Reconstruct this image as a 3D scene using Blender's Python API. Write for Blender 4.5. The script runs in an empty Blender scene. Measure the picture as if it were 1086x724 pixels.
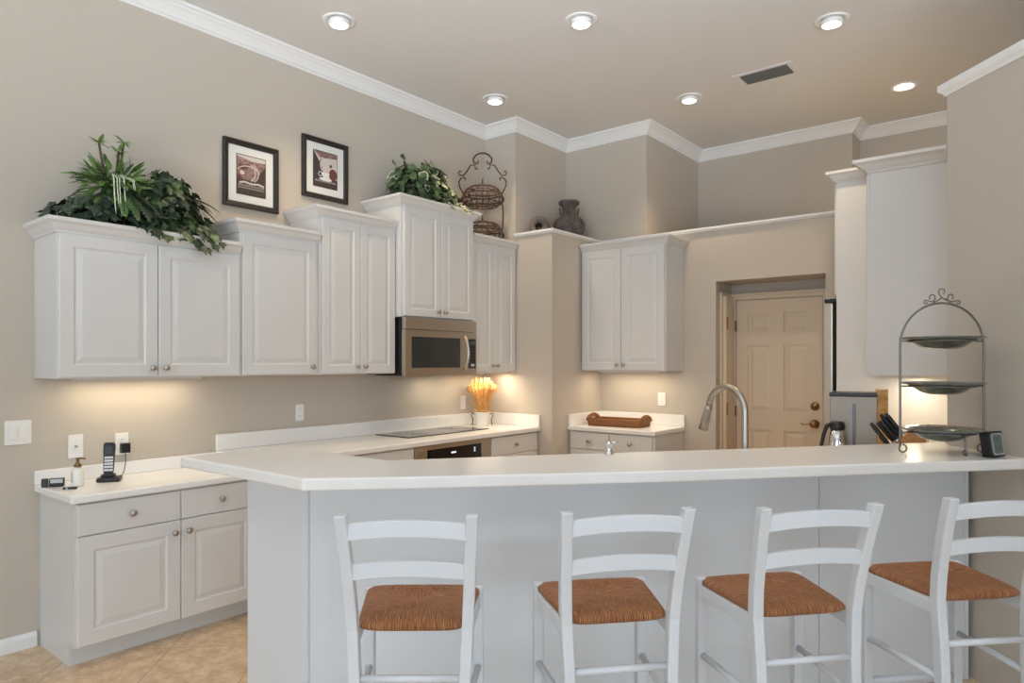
import bpy, math, random
from mathutils import Vector, Matrix
random.seed(7)
PI = math.pi
SC = bpy.context.scene
COL = SC.collection

# ------------------------------------------------------------------ camera, world, lights, exposure
cd = bpy.data.cameras.new('camera'); cam = bpy.data.objects.new('camera', cd); COL.objects.link(cam)
cam.location = (0, 0, 1.47); cam.rotation_euler = (PI/2, 0, math.radians(39.0))
cd.sensor_width = 36.0; cd.lens = 24.0; cd.shift_y = 22/1086; cd.clip_start = 0.05; cd.clip_end = 100
SC.camera = cam
SC.view_settings.view_transform = 'Standard'; SC.view_settings.look = 'None'
SC.view_settings.gamma = 1.0; SC.view_settings.use_curve_mapping = False
SC.view_settings.exposure = -0.12
SC.cycles.max_bounces = 8; SC.cycles.diffuse_bounces = 5; SC.cycles.glossy_bounces = 4
SC.cycles.caustics_reflective = False; SC.cycles.caustics_refractive = False
SC.cycles.use_denoising = True; SC.cycles.sample_clamp_indirect = 4.0

WORLD_STRENGTH = 0.30
CEILING_FILL_W = 225.0
REAR_W = 330.0
DAYLIGHT_W = 300.0         # living-room windows behind the camera
CAN_W = 50.0               # each recessed ceiling lamp
UNDER_W = 1.5              # each under-cabinet strip
w = bpy.data.worlds.new('world'); SC.world = w; w.use_nodes = True
bg = w.node_tree.nodes['Background']; bg.inputs[0].default_value = (0.80, 0.90, 1.0, 1); bg.inputs[1].default_value = WORLD_STRENGTH

def area(name, loc, target, sx, sy, watts, color):
    l = bpy.data.lights.new(name, 'AREA'); l.shape = 'RECTANGLE'; l.size = sx; l.size_y = sy
    l.energy = watts; l.color = color
    o = bpy.data.objects.new(name, l); COL.objects.link(o); o.location = loc
    d = Vector(target) - Vector(loc)
    o.rotation_euler = d.to_track_quat('-Z', 'Y').to_euler()
    return o
area('side_window_daylight', (8.2, -3.6, 1.9), (-1.5, 2.5, 1.7), 5.0, 2.6, DAYLIGHT_W, (0.66, 0.83, 1.0))
area('rear_window_daylight', (1.0, -9.0, 1.9), (-1.2, 4.0, 2.1), 5.0, 2.6, REAR_W, (0.68, 0.84, 1.0))
bl = area('added_ceiling_fill', (1.4, -2.4, 0.3), (-0.8, 0.5, 3.6), 4.5, 2.2, CEILING_FILL_W, (0.82, 0.91, 1.0)); bl.data.spread = math.radians(64)  # added lamp inside the room, aimed up to brighten the ceiling

# ------------------------------------------------------------------ materials
def lin(c): 
    c = c/255.0
    return c/12.92 if c <= 0.04045 else ((c+0.055)/1.055)**2.4
def rgb(r, g, b): return (lin(r), lin(g), lin(b), 1)
def mat(name, col, rough=0.5, metal=0.0, noise=None, bump=None, spec=None, emit=None, coat=0.0, aniso=None):
    m = bpy.data.materials.new(name); m.use_nodes = True
    nt = m.node_tree; b = nt.nodes['Principled BSDF']
    b.inputs['Base Color'].default_value = rgb(*col); b.inputs['Roughness'].default_value = rough
    b.inputs['Metallic'].default_value = metal
    if coat: b.inputs['Coat Weight'].default_value = coat; b.inputs['Coat Roughness'].default_value = 0.1
    if spec is not None: b.inputs['Specular IOR Level'].default_value = spec
    if emit: b.inputs['Emission Color'].default_value = rgb(*emit[0]); b.inputs['Emission Strength'].default_value = emit[1]
    tc = nt.nodes.new('ShaderNodeTexCoord')
    if noise:   # (scale, colour2, detail[, stretch])
        n = nt.nodes.new('ShaderNodeTexNoise'); n.inputs['Scale'].default_value = noise[0]; n.inputs['Detail'].default_value = noise[2]
        src = tc.outputs['Object']
        if len(noise) > 3:
            mp = nt.nodes.new('ShaderNodeMapping'); mp.inputs['Scale'].default_value = noise[3]
            nt.links.new(src, mp.inputs['Vector']); src = mp.outputs['Vector']
        nt.links.new(src, n.inputs['Vector'])
        r = nt.nodes.new('ShaderNodeValToRGB'); r.color_ramp.elements[0].position = 0.35; r.color_ramp.elements[1].position = 0.65
        r.color_ramp.elements[0].color = rgb(*col); r.color_ramp.elements[1].color = rgb(*noise[1])
        nt.links.new(n.outputs['Fac'], r.inputs['Fac']); nt.links.new(r.outputs['Color'], b.inputs['Base Color'])
    if bump:    # (scale, strength, distance[, stretch])
        n2 = nt.nodes.new('ShaderNodeTexNoise'); n2.inputs['Scale'].default_value = bump[0]; n2.inputs['Detail'].default_value = 3
        src = tc.outputs['Object']
        if len(bump) > 3:
            mp = nt.nodes.new('ShaderNodeMapping'); mp.inputs['Scale'].default_value = bump[3]
            nt.links.new(src, mp.inputs['Vector']); src = mp.outputs['Vector']
        nt.links.new(src, n2.inputs['Vector'])
        bp = nt.nodes.new('ShaderNodeBump'); bp.inputs['Strength'].default_value = bump[1]; bp.inputs['Distance'].default_value = bump[2]
        nt.links.new(n2.outputs['Fac'], bp.inputs['Height']); nt.links.new(bp.outputs['Normal'], b.inputs['Normal'])
    return m

M = {}
M['wall'] = mat('greige wall paint', (193, 183, 170), 0.85, bump=(90, 0.15, 0.004))
M['ceiling'] = mat('ceiling paint', (220, 218, 215), 0.9, bump=(60, 0.12, 0.004))
M['trim'] = mat('white trim paint', (234, 233, 231), 0.45)
M['cab'] = mat('white thermofoil', (216, 214, 211), 0.42)
M['counter'] = mat('white solid surface', (244, 242, 239), 0.22, noise=(160, (240, 238, 235), 2))
M['panel'] = mat('white bar panel', (222, 225, 229), 0.38)
M['stool'] = mat('white stool paint', (212, 215, 219), 0.4)
M['nickel'] = mat('satin nickel', (178, 170, 160), 0.32, 1.0)
M['steel'] = mat('brushed steel', (196, 184, 168), 0.34, 1.0, bump=(40, 0.05, 0.001, (1, 1, 30)))
M['dull_steel'] = mat('dull brushed steel', (158, 148, 136), 0.55, 0.9)
M['chrome'] = mat('polished chrome', (220, 220, 220), 0.08, 1.0)
M['brass'] = mat('aged brass', (150, 118, 76), 0.35, 1.0)
M['black'] = mat('black plastic', (22, 22, 23), 0.4)
M['blackglass'] = mat('black glass', (14, 14, 15), 0.06, spec=0.6)
M['mwglass'] = mat('smoked oven glass', (52, 54, 53), 0.12, spec=0.6)  # base grey lightened to stand in for the reflected room
M['darkgrey'] = mat('dark grey metal', (62, 60, 58), 0.45, 0.3)
M['iron'] = mat('rusty wrought iron', (98, 66, 52), 0.6, 0.3, noise=(60, (64, 44, 36), 3))
M['pewter'] = mat('grey pewter metal', (128, 126, 122), 0.4, 0.8)
M['plate'] = mat('grey green glazed plate', (104, 112, 104), 0.16, noise=(30, (88, 84, 72), 4), coat=0.4)
M['door'] = mat('cream door paint', (216, 196, 170), 0.5)
M['plastic'] = mat('white plastic plate', (238, 236, 232), 0.35)
M['frame'] = mat('dark espresso frame', (40, 34, 32), 0.35)
M['mat_board'] = mat('white picture mat', (226, 225, 220), 0.8)
M['leaf'] = mat('dark ivy leaf', (60, 78, 54), 0.5, noise=(14, (34, 50, 38), 3))
M['leaf2'] = mat('mid green leaf', (100, 122, 74), 0.5, noise=(14, (60, 84, 52), 3))
M['fern'] = mat('fern green', (104, 140, 72), 0.5, noise=(10, (74, 110, 60), 3))
M['fern_dark'] = mat('dark blue green fern', (48, 66, 54), 0.5)
M['leaf_bright'] = mat('bright green leaf', (128, 158, 88), 0.5, noise=(12, (92, 128, 62), 3))
M['stripe'] = mat('cream leaf stripe', (206, 212, 178), 0.5)
M['stem'] = mat('plant stem', (84, 74, 48), 0.7)
M['wicker'] = mat('brown wicker', (166, 112, 68), 0.65, noise=(120, (118, 74, 42), 2, (1, 1, 3)), bump=(140, 0.6, 0.004))
M['basket'] = mat('dark woven basket', (70, 52, 38), 0.8, bump=(90, 0.6, 0.004))
M['straw'] = mat('golden straw', (232, 184, 118), 0.7, noise=(90, (186, 128, 68), 3))
M['ceramic'] = mat('white ceramic', (240, 236, 226), 0.25)
M['urn'] = mat('weathered grey clay', (112, 100, 96), 0.75, noise=(16, (72, 64, 62), 5), bump=(40, 0.4, 0.006))
M['jug'] = mat('tan mottled clay', (150, 118, 92), 0.7, noise=(20, (96, 82, 76), 4))
M['wood'] = mat('honey oak', (196, 140, 78), 0.5, noise=(18, (172, 114, 60), 3, (1, 1, 8)))
M['gold'] = mat('golden tan card', (206, 168, 104), 0.5, noise=(30, (170, 126, 66), 4))
M['lcd'] = mat('grey green display', (104, 116, 110), 0.25)
M['digit'] = mat('dark display segment', (48, 56, 54), 0.4)
M['silver'] = mat('silver plastic', (190, 194, 198), 0.3, 0.6)
M['key'] = mat('pale keypad button', (214, 216, 216), 0.5)
M['screen'] = mat('dark phone screen', (66, 74, 78), 0.2)
M['pump'] = mat('antique bronze pump', (122, 98, 58), 0.4, 0.6)
M['lamp'] = mat('lamp lens', (255, 250, 240), 0.5, emit=((255, 244, 226), 14.0))
M['led'] = mat('lit display', (200, 215, 230), 0.5, emit=((205, 220, 240), 1.2))
M['vent_dark'] = mat('dark duct', (36, 38, 38), 0.7)
M['vent_slat'] = mat('grey vent slat', (92, 96, 94), 0.5)
M['slot'] = mat('blue grey window', (96, 98, 104), 0.3)
M['p_brown'] = mat('print brown', (76, 62, 56), 0.7, noise=(60, (60, 50, 48), 3))
M['p_pink'] = mat('print dusty pink', (164, 130, 122), 0.7, noise=(55, (112, 86, 82), 4))
M['p_cream'] = mat('print cream', (206, 194, 186), 0.7)
M['p_red'] = mat('print brick red', (104, 66, 56), 0.7)

def rush_material():
    m = bpy.data.materials.new('woven rush'); m.use_nodes = True; nt = m.node_tree; L = nt.links
    b = nt.nodes['Principled BSDF']; b.inputs['Roughness'].default_value = 0.6
    tc = nt.nodes.new('ShaderNodeTexCoord'); sp = nt.nodes.new('ShaderNodeSeparateXYZ'); L.new(tc.outputs['Object'], sp.inputs[0])
    def math_(op, a, c=None, v=None):
        n = nt.nodes.new('ShaderNodeMath'); n.operation = op; L.new(a, n.inputs[0])
        if c is not None: L.new(c, n.inputs[1])
        if v is not None: n.inputs[1].default_value = v
        return n.outputs[0]
    u = math_('ABSOLUTE', math_('MULTIPLY', sp.outputs['X'], v=1/0.17)); v = math_('ABSOLUTE', math_('MULTIPLY', sp.outputs['Y'], v=1/0.165))
    side = math_('GREATER_THAN', u, v)
    mix = nt.nodes.new('ShaderNodeMix'); mix.data_type = 'FLOAT'
    L.new(side, mix.inputs[0]); L.new(sp.outputs['X'], mix.inputs[2]); L.new(sp.outputs['Y'], mix.inputs[3])
    mix2 = nt.nodes.new('ShaderNodeMix'); mix2.data_type = 'FLOAT'
    L.new(side, mix2.inputs[0]); L.new(sp.outputs['Y'], mix2.inputs[2]); L.new(sp.outputs['X'], mix2.inputs[3])
    nz = nt.nodes.new('ShaderNodeTexNoise'); nz.inputs['Scale'].default_value = 30; nz.inputs['Detail'].default_value = 3; L.new(tc.outputs['Object'], nz.inputs['Vector'])
    wob = math_('MULTIPLY', nz.outputs['Fac'], v=0.006)
    t = math_('ADD', mix.outputs[0], wob)
    ph = math_('MULTIPLY', t, v=2*PI/0.0066)
    sn = math_('SINE', ph); h = math_('MULTIPLY_ADD', sn, v=0.5); nt.nodes[-1].inputs[2].default_value = 0.5
    cb = nt.nodes.new('ShaderNodeCombineXYZ'); L.new(math_('MULTIPLY', t, v=230.0), cb.inputs[0]); L.new(math_('MULTIPLY', mix2.outputs[0], v=26.0), cb.inputs[1])
    fib = nt.nodes.new('ShaderNodeTexNoise'); fib.inputs['Scale'].default_value = 1.0; fib.inputs['Detail'].default_value = 4; fib.inputs['Roughness'].default_value = 0.7
    L.new(cb.outputs[0], fib.inputs['Vector'])
    r = nt.nodes.new('ShaderNodeValToRGB'); e = r.color_ramp.elements
    e[0].position = 0.30; e[0].color = rgb(118, 66, 38); e[1].position = 0.70; e[1].color = rgb(226, 168, 112); e.new(0.5).color = rgb(184, 118, 72)
    L.new(fib.outputs['Fac'], r.inputs['Fac'])
    mul = nt.nodes.new('ShaderNodeMix'); mul.data_type = 'RGBA'; mul.blend_type = 'MULTIPLY'; mul.inputs[0].default_value = 0.45
    L.new(r.outputs['Color'], mul.inputs[6]); L.new(h, mul.inputs[7])
    L.new(mul.outputs[2], b.inputs['Base Color'])
    bp = nt.nodes.new('ShaderNodeBump'); bp.inputs['Strength'].default_value = 0.9; bp.inputs['Distance'].default_value = 0.004
    L.new(h, bp.inputs['Height']); L.new(bp.outputs['Normal'], b.inputs['Normal'])
    return m
M['rush'] = rush_material()

def tile_material():
    m = bpy.data.materials.new('travertine tile'); m.use_nodes = True; nt = m.node_tree; L = nt.links
    b = nt.nodes['Principled BSDF']; b.inputs['Roughness'].default_value = 0.35
    tc = nt.nodes.new('ShaderNodeTexCoord'); mp = nt.nodes.new('ShaderNodeMapping'); mp.inputs['Rotation'].default_value = (0, 0, PI/4)
    L.new(tc.outputs['Object'], mp.inputs['Vector'])
    br = nt.nodes.new('ShaderNodeTexBrick'); br.offset = 0; br.squash = 1
    br.inputs['Scale'].default_value = 1.0; br.inputs['Brick Width'].default_value = 0.46; br.inputs['Row Height'].default_value = 0.46
    br.inputs['Mortar Size'].default_value = 0.004; br.inputs['Mortar Smooth'].default_value = 0.3
    br.inputs['Mortar'].default_value = rgb(182, 154, 124)
    L.new(mp.outputs['Vector'], br.inputs['Vector'])
    n = nt.nodes.new('ShaderNodeTexNoise'); n.inputs['Scale'].default_value = 13; n.inputs['Detail'].default_value = 12; n.inputs['Roughness'].default_value = 0.75
    L.new(tc.outputs['Object'], n.inputs['Vector'])
    r = nt.nodes.new('ShaderNodeValToRGB'); e = r.color_ramp.elements
    e[0].position = 0.32; e[0].color = rgb(188, 150, 110); e[1].position = 0.66; e[1].color = rgb(236, 214, 184)
    L.new(n.outputs['Fac'], r.inputs['Fac'])
    L.new(r.outputs['Color'], br.inputs['Color1']); L.new(r.outputs['Color'], br.inputs['Color2'])
    L.new(br.outputs['Color'], b.inputs['Base Color'])
    return m
M['tile'] = tile_material()

# ------------------------------------------------------------------ mesh builder
class MB:
    def __init__(s): s.v = []; s.f = []; s.m = []; s.s = []; s.mark = 0
    def add(s, verts, faces, m=0, smooth=False):
        o = len(s.v); s.mark = o
        s.v += [tuple(p) for p in verts]
        for f in faces: s.f.append(tuple(i+o for i in f)); s.m.append(m); s.s.append(smooth)
        return s
    def xf(s, mtx, start=None):
        a = s.mark if start is None else start
        for i in range(a, len(s.v)): s.v[i] = tuple(mtx @ Vector(s.v[i]))
        return s
    def box(s, x0, x1, y0, y1, z0, z1, m=0):
        x0, x1 = min(x0, x1), max(x0, x1); y0, y1 = min(y0, y1), max(y0, y1); z0, z1 = min(z0, z1), max(z0, z1)
        v = [(x0,y0,z0),(x1,y0,z0),(x1,y1,z0),(x0,y1,z0),(x0,y0,z1),(x1,y0,z1),(x1,y1,z1),(x0,y1,z1)]
        return s.add(v, [(0,3,2,1),(4,5,6,7),(0,1,5,4),(1,2,6,5),(2,3,7,6),(3,0,4,7)], m)
    def prism(s, poly, z0, z1, m=0):
        a = sum(poly[i][0]*poly[(i+1) % len(poly)][1]-poly[(i+1) % len(poly)][0]*poly[i][1] for i in range(len(poly)))
        if a < 0: poly = poly[::-1]
        n = len(poly)
        v = [(x,y,z0) for x,y in poly]+[(x,y,z1) for x,y in poly]
        f = [tuple(range(n-1,-1,-1)), tuple(range(n,2*n))]+[(i,(i+1) % n,n+(i+1) % n,n+i) for i in range(n)]
        return s.add(v, f, m)
    def tube(s, pts, r, n=10, m=0, closed=False, smooth=True, flat=None):
        P = [Vector(p) for p in pts]; k = len(P)
        R = r if isinstance(r, (list, tuple)) else [r]*k
        T = []
        for i in range(k):
            a = P[(i-1) % k] if (closed or i > 0) else P[i]; b = P[(i+1) % k] if (closed or i < k-1) else P[i]
            t = (b-a); T.append(t.normalized() if t.length > 1e-9 else Vector((0,0,1)))
        up = Vector((0,0,1)) if abs(T[0].z) < 0.9 else Vector((1,0,0))
        N = (up - T[0]*up.dot(T[0])).normalized()
        v = []
        for i in range(k):
            N = (N - T[i]*N.dot(T[i]))
            N = N.normalized() if N.length > 1e-6 else T[i].orthogonal().normalized()
            B = T[i].cross(N)
            for j in range(n):
                a = 2*PI*j/n
                v.append(P[i] + (N*math.cos(a) + B*math.sin(a))*R[i])
        f = []
        for i in range(k if closed else k-1):
            for j in range(n):
                a, b = i*n+j, i*n+(j+1) % n; c, d = ((i+1) % k)*n+(j+1) % n, ((i+1) % k)*n+j
                f.append((a,b,c,d))
        s.add(v, f, m, smooth)
        if not closed:
            o = s.mark
            s.f.append(tuple(o+j for j in range(n-1,-1,-1))); s.m.append(m); s.s.append(False)
            s.f.append(tuple(o+(k-1)*n+j for j in range(n))); s.m.append(m); s.s.append(False)
        return s
    def lathe(s, prof, n=32, m=0, smooth=True):
        v = []; f = []; k = len(prof)
        for r, z in prof:
            for j in range(n):
                a = 2*PI*j/n; v.append((r*math.cos(a), r*math.sin(a), z))
        for i in range(k-1):
            for j in range(n):
                f.append((i*n+j, i*n+(j+1) % n, (i+1)*n+(j+1) % n, (i+1)*n+j))
        if prof[0][0] > 1e-6: f.append(tuple(range(n-1,-1,-1)))
        if prof[-1][0] > 1e-6: f.append(tuple((k-1)*n+j for j in range(n)))
        return s.add(v, f, m, smooth)
    def sweep(s, path, prof, closed=False, m=0):
        """profile (out, z) carried along a plan path with mitred corners; out is to the right of travel"""
        P = [Vector((p[0], p[1])) for p in path]; k = len(P)
        v = []
        for i in range(k):
            d0 = (P[i]-P[i-1]).normalized() if (i > 0 or closed) else None
            d1 = (P[(i+1) % k]-P[i]).normalized() if (i < k-1 or closed) else None
            if d0 is None: d0 = d1
            if d1 is None: d1 = d0
            n0 = Vector((d0.y, -d0.x)); n1 = Vector((d1.y, -d1.x))
            b = (n0+n1); b = b/max(1e-6, b.length); sc = 1/max(0.2, b.dot(n0))
            for o, z in prof: v.append((P[i].x+b.x*o*sc, P[i].y+b.y*o*sc, z))
        q = len(prof); f = []
        for i in range(k if closed else k-1):
            for j in range(q):
                a, b2 = i*q+j, i*q+(j+1) % q; c, d = ((i+1) % k)*q+(j+1) % q, ((i+1) % k)*q+j
                f.append((a,d,c,b2))
        if not closed: f += [tuple(range(q)), tuple((k-1)*q+j for j in range(q-1,-1,-1))]
        return s.add(v, f, m)
    def build(s, name, mats, parent=None, bevel=0, seg=2, loc=None, recalc=True):
        me = bpy.data.meshes.new(name); me.from_pydata(s.v, [], s.f)
        if not isinstance(mats, (list, tuple)): mats = [mats]
        for mm in mats: me.materials.append(M[mm] if isinstance(mm, str) else mm)
        me.polygons.foreach_set('material_index', s.m); me.polygons.foreach_set('use_smooth', s.s)
        if recalc:
            import bmesh
            bm = bmesh.new(); bm.from_mesh(me); bmesh.ops.recalc_face_normals(bm, faces=bm.faces); bm.to_mesh(me); bm.free()
        me.update()
        o = bpy.data.objects.new(name, me); COL.objects.link(o)
        if parent: o.parent = parent
        if loc: o.location = loc
        if bevel:
            b = o.modifiers.new('bevel', 'BEVEL'); b.width = bevel; b.segments = seg; b.limit_method = 'ANGLE'; b.angle_limit = math.radians(40)
        return o

def thing(name, label, cat, loc=(0,0,0), rz=0, group=None):
    o = bpy.data.objects.new(name, None); COL.objects.link(o); o.empty_display_size = 0.1
    o.location = loc; o.rotation_euler = (0, 0, rz); o['label'] = label; o['category'] = cat
    if group: o['group'] = group
    return o
def tag(o, label, cat, group=None, kind=None):
    o['label'] = label; o['category'] = cat
    if group: o['group'] = group
    if kind: o['kind'] = kind
    return o
def struct(o, label, cat):
    o['kind'] = 'structure'; o['label'] = label; o['category'] = cat; return o
def dup(root, loc, rz, label, group=None):
    r = root.copy(); COL.objects.link(r); r.location = loc; r.rotation_euler = (root.rotation_euler[0], root.rotation_euler[1], rz); r['label'] = label
    if group: r['group'] = group
    for ch in list(root.children):
        c = ch.copy(); COL.objects.link(c); c.parent = r
        for g in list(ch.children):
            d = g.copy(); COL.objects.link(d); d.parent = c
    return r
R90 = PI/2
def rv_(a, b): return random.uniform(a, b)

# ------------------------------------------------------------------ the room
CEIL = 3.61
struct(MB().box(-4.4, 9.0, -10.0, 7.2, -0.12, 0.0).build('floor', 'tile'), 'beige travertine tiles laid diagonally', 'floor')
struct(MB().box(-4.4, 9.0, -10.0, 7.2, CEIL, CEIL+0.12).build('ceiling', 'ceiling'), 'pale flat ceiling with recessed lamps', 'ceiling')
struct(MB().box(-4.4, -4.15, -10.0, 4.727, 0, CEIL).build('wall_left', 'wall'), 'long greige wall behind the stepped cabinets', 'wall')
LEDGE = 2.575
lower = [(-4.4,4.727),(-3.39,4.727),(-3.39,5.52),(-2.272,5.52),(-2.272,5.86),(-1.41,5.86),(-1.41,5.52),(-1.38,5.52),(-1.38,6.2),(-0.53,6.2),(-0.53,7.2),(-4.4,7.2)]
lower_b = [(-4.4,4.727),(-3.39,4.727),(-3.39,5.52),(-2.272,5.52),(-2.272,5.86),(-1.41,5.86),(-1.41,5.52),(-0.3,5.52),(-0.3,7.2),(-4.4,7.2)]
struct(MB().prism(lower, 0, 1.95).prism(lower_b, 1.95, 2.146).build('wall_back', 'wall'), 'lower back wall with door niche', 'wall')
lintel = [(-4.4,4.727),(-3.39,4.727),(-3.39,5.52),(-0.3,5.52),(-0.3,7.2),(-4.4,7.2)]
struct(MB().prism(lintel, 2.146, LEDGE).build('wall_back_lintel', 'wall'), 'back wall band between niche and plant ledge', 'wall')
upper = [(-4.4,4.727),(-3.79,4.727),(-3.79,5.52),(-2.918,5.52),(-2.918,6.63),(-1.47,6.63),(-1.47,6.92),(1.2,6.92),(1.2,7.2),(-4.4,7.2)]
struct(MB().prism(upper, LEDGE, CEIL).build('wall_back_upper', 'wall'), 'zigzag upper back wall above the plant ledge', 'wall')
struct(MB().prism([(-0.446,3.926),(2.6,0.88),(2.7,0.98),(-0.346,4.026)], 0, 2.80).build('wall_right', 'wall'), 'greige wall slab behind bar end', 'wall')
struct(MB().prism([(-0.42,4.0),(-0.334,4.02),(-0.30,4.74),(-0.30,6.92),(-0.53,6.92),(-0.53,4.74)], 0, 2.70).build('wall_right_kitchen', 'wall'), 'kitchen side wall behind the right cabinets', 'wall')

# crown moulding at the ceiling
z0 = CEIL-0.098
cp = [(0,z0),(0.010,z0),(0.014,z0+0.012),(0.022,z0+0.016),(0.034,z0+0.034),(0.054,z0+0.058),(0.068,z0+0.068),(0.072,z0+0.076),(0.088,z0+0.082),(0.092,CEIL-0.001),(0,CEIL-0.001)]
crown_path = [(-4.15,-10.0),(-4.15,4.727),(-3.79,4.727),(-3.79,5.52),(-2.918,5.52),(-2.918,6.63),(-1.47,6.63),(-1.47,6.92),(1.2,6.92)]
struct(MB().sweep(crown_path, cp).build('trim_1', 'trim'), 'white crown moulding under the ceiling', 'trim')
# ledge cap
lp = [(-0.08,LEDGE+0.001),(0.004,LEDGE+0.001),(0.010,LEDGE+0.008),(0.022,LEDGE+0.016),(0.022,LEDGE+0.032),(-0.08,LEDGE+0.032)]
struct(MB().sweep([(-3.79,4.727),(-3.39,4.727),(-3.39,5.52),(-0.55,5.52)], lp).build('trim_2', 'trim'), 'white cap along the plant ledge', 'trim')
# cap of the right wall slab
rp = [(0.001,2.768),(0.008,2.768),(0.012,2.780),(0.026,2.792),(0.030,2.802),(0.030,2.824),(-0.10,2.824),(-0.10,2.801),(0.001,2.801)]
struct(MB().sweep([(-0.346,4.026),(-0.446,3.926),(2.6,0.88)], rp).build('trim_3', 'trim'), 'white cap moulding on right wall slab', 'trim')
bp_ = [(0,0.001),(0.014,0.001),(0.014,0.055),(0.008,0.07),(0.004,0.078),(0,0.078)]
struct(MB().sweep([(-4.15,-10.0),(-4.15,1.20)], bp_).build('baseboard_left', 'trim'), 'white baseboard left of the low cabinet', 'baseboard')

# ------------------------------------------------------------------ doors in the niche
def six_panel(mb, w, h, t):
    st = 0.10; mid = 0.10
    cols = [(st, (w-mid)/2), ((w+mid)/2, w-st)]
    rows = [(0.20, 0.90), (1.05, 1.615), (1.72, 1.885)]
    mb.box(0, w, -t+0.010, 0, 0, h)
    mb.box(0, st, -t, -t+0.010, 0, h); mb.box(w-st, w, -t, -t+0.010, 0, h); mb.box(cols[0][1], cols[1][0], -t, -t+0.010, 0, h)
    zs = [0]+[z for r in rows for z in r]+[h]
    for c0, c1 in cols:
        for i in range(0, len(zs), 2): mb.box(c0, c1, -t, -t+0.010, zs[i], zs[i+1])
        for r0, r1 in rows:
            a = [(c0+0.02, -t+0.010, r0+0.02),(c1-0.02,-t+0.010,r0+0.02),(c1-0.02,-t+0.010,r1-0.02),(c0+0.02,-t+0.010,r1-0.02)]
            b = [(c0+0.045, -t+0.002, r0+0.045),(c1-0.045,-t+0.002,r0+0.045),(c1-0.045,-t+0.002,r1-0.045),(c0+0.045,-t+0.002,r1-0.045)]
            mb.add(a+b, [(4,5,6,7),(0,1,5,4),(1,2,6,5),(2,3,7,6),(3,0,4,7)])
d1 = thing('door_1', 'cream six panel door with brass hardware at back of niche', 'door', (-2.21, 5.855, 0)); d1['kind'] = 'structure'
mb = MB(); six_panel(mb, 0.70, 2.0, 0.035); mb.build('door_slab', 'door', d1)
mb = MB(); mb.box(-0.066, -0.004, -0.045, 0, 0, 2.06); mb.box(0.704, 0.766, -0.045, 0, 0, 2.06); mb.box(-0.004, 0.704, -0.045, 0, 2.004, 2.06)
mb.box(-0.066, -0.045, -0.055, -0.045, 0, 2.06); mb.box(0.745, 0.766, -0.055, -0.045, 0, 2.06); mb.box(-0.045, 0.745, -0.055, -0.045, 2.04, 2.06)
mb.build('door_casing', 'door', d1, bevel=0.003)
rotx = Matrix.Rotation(R90, 4, 'X')
for z, nm in ((1.115, 'deadbolt'), (0.972, 'door_knob')):
    mb = MB()
    if nm == 'deadbolt': mb.lathe([(0.0,0),(0.034,0),(0.034,0.012),(0.026,0.02),(0.012,0.02),(0.012,0.03),(0,0.03)], 24)
    else: mb.lathe([(0,0),(0.034,0),(0.034,0.008),(0.014,0.014),(0.012,0.03),(0.024,0.036),(0.03,0.05),(0.024,0.062),(0,0.066)], 24)
    mb.xf(Matrix.Translation((0.645, -0.035, z)) @ rotx)
    if nm == 'door_knob':
        mb.tube([(0.645,-0.075,z),(0.61,-0.078,z+0.002),(0.57,-0.078,z-0.006),(0.545,-0.075,z+0.002)], 0.005, 8)
    mb.build(nm, 'brass', d1)
for z in (0.25, 1.05, 1.78):
    MB().tube([(-0.002,-0.05,z-0.045),(-0.002,-0.05,z+0.045)], 0.007, 8).build('hinge', 'brass', d1)
d2 = thing('door_2', 'cream door edge and casing on left side of niche', 'door', (-2.272, 5.60, 0), R90); d2['kind'] = 'structure'
# local x runs into the niche, front faces the niche interior
mb = MB(); mb.box(0.0, 0.20, -0.018, 0, 0, 2.06); mb.build('door_casing', 'door', d2, bevel=0.003)
mb = MB(); mb.box(0.02, 0.18, -0.05, -0.019, 0.01, 2.03); mb.build('door_slab', 'door', d2, bevel=0.003)
for z in (0.25, 1.08, 1.80): MB().tube([(0.03,-0.056,z-0.05),(0.03,-0.056,z+0.05)], 0.007, 8).build('hinge', 'brass', d2)

# ------------------------------------------------------------------ cabinets
def panel_rings(mb, x0, x1, z0, z1, y, t=0.020, fr=0.062):
    ins = [(0,0),(0,t-0.004),(0.004,t),(fr,t),(fr+0.007,t-0.006),(fr+0.014,t-0.0065),(fr+0.040,t-0.0005)]
    v = []; f = []
    for i, d in ins: v += [(x0+i,y-d,z0+i),(x1-i,y-d,z0+i),(x1-i,y-d,z1-i),(x0+i,y-d,z1-i)]
    for k in range(len(ins)-1):
        for j in range(4): f.append((k*4+j, k*4+(j+1) % 4, (k+1)*4+(j+1) % 4, (k+1)*4+j))
    k = len(ins)-1; f += [(k*4,k*4+1,k*4+2,k*4+3),(3,2,1,0)]
    mb.add(v, f)
def slab_front(mb, x0, x1, z0, z1, y, t=0.020):
    ins = [(0,0),(0,t-0.004),(0.004,t)]
    v = []; f = []
    for i, d in ins: v += [(x0+i,y-d,z0+i),(x1-i,y-d,z0+i),(x1-i,y-d,z1-i),(x0+i,y-d,z1-i)]
    for k in range(2):
        for j in range(4): f.append((k*4+j, k*4+(j+1) % 4, (k+1)*4+(j+1) % 4, (k+1)*4+j))
    f += [(8,9,10,11),(3,2,1,0)]
    mb.add(v, f)
def knob_at(parent, x, y, z):
    mb = MB(); mb.lathe([(0,0),(0.008,0),(0.006,0.010),(0.007,0.014),(0.0155,0.018),(0.0165,0.023),(0.012,0.028),(0,0.030)], 20)
    mb.xf(Matrix.Translation((x, y, z)) @ rotx)
    return mb.build('knob', 'nickel', parent)
CROWN_P = [(0,-0.045),(0.008,-0.045),(0.011,-0.034),(0.022,-0.022),(0.034,-0.004),(0.046,0.004),(0.052,0.008),(0.052,0.026),(0,0.026)]
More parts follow.
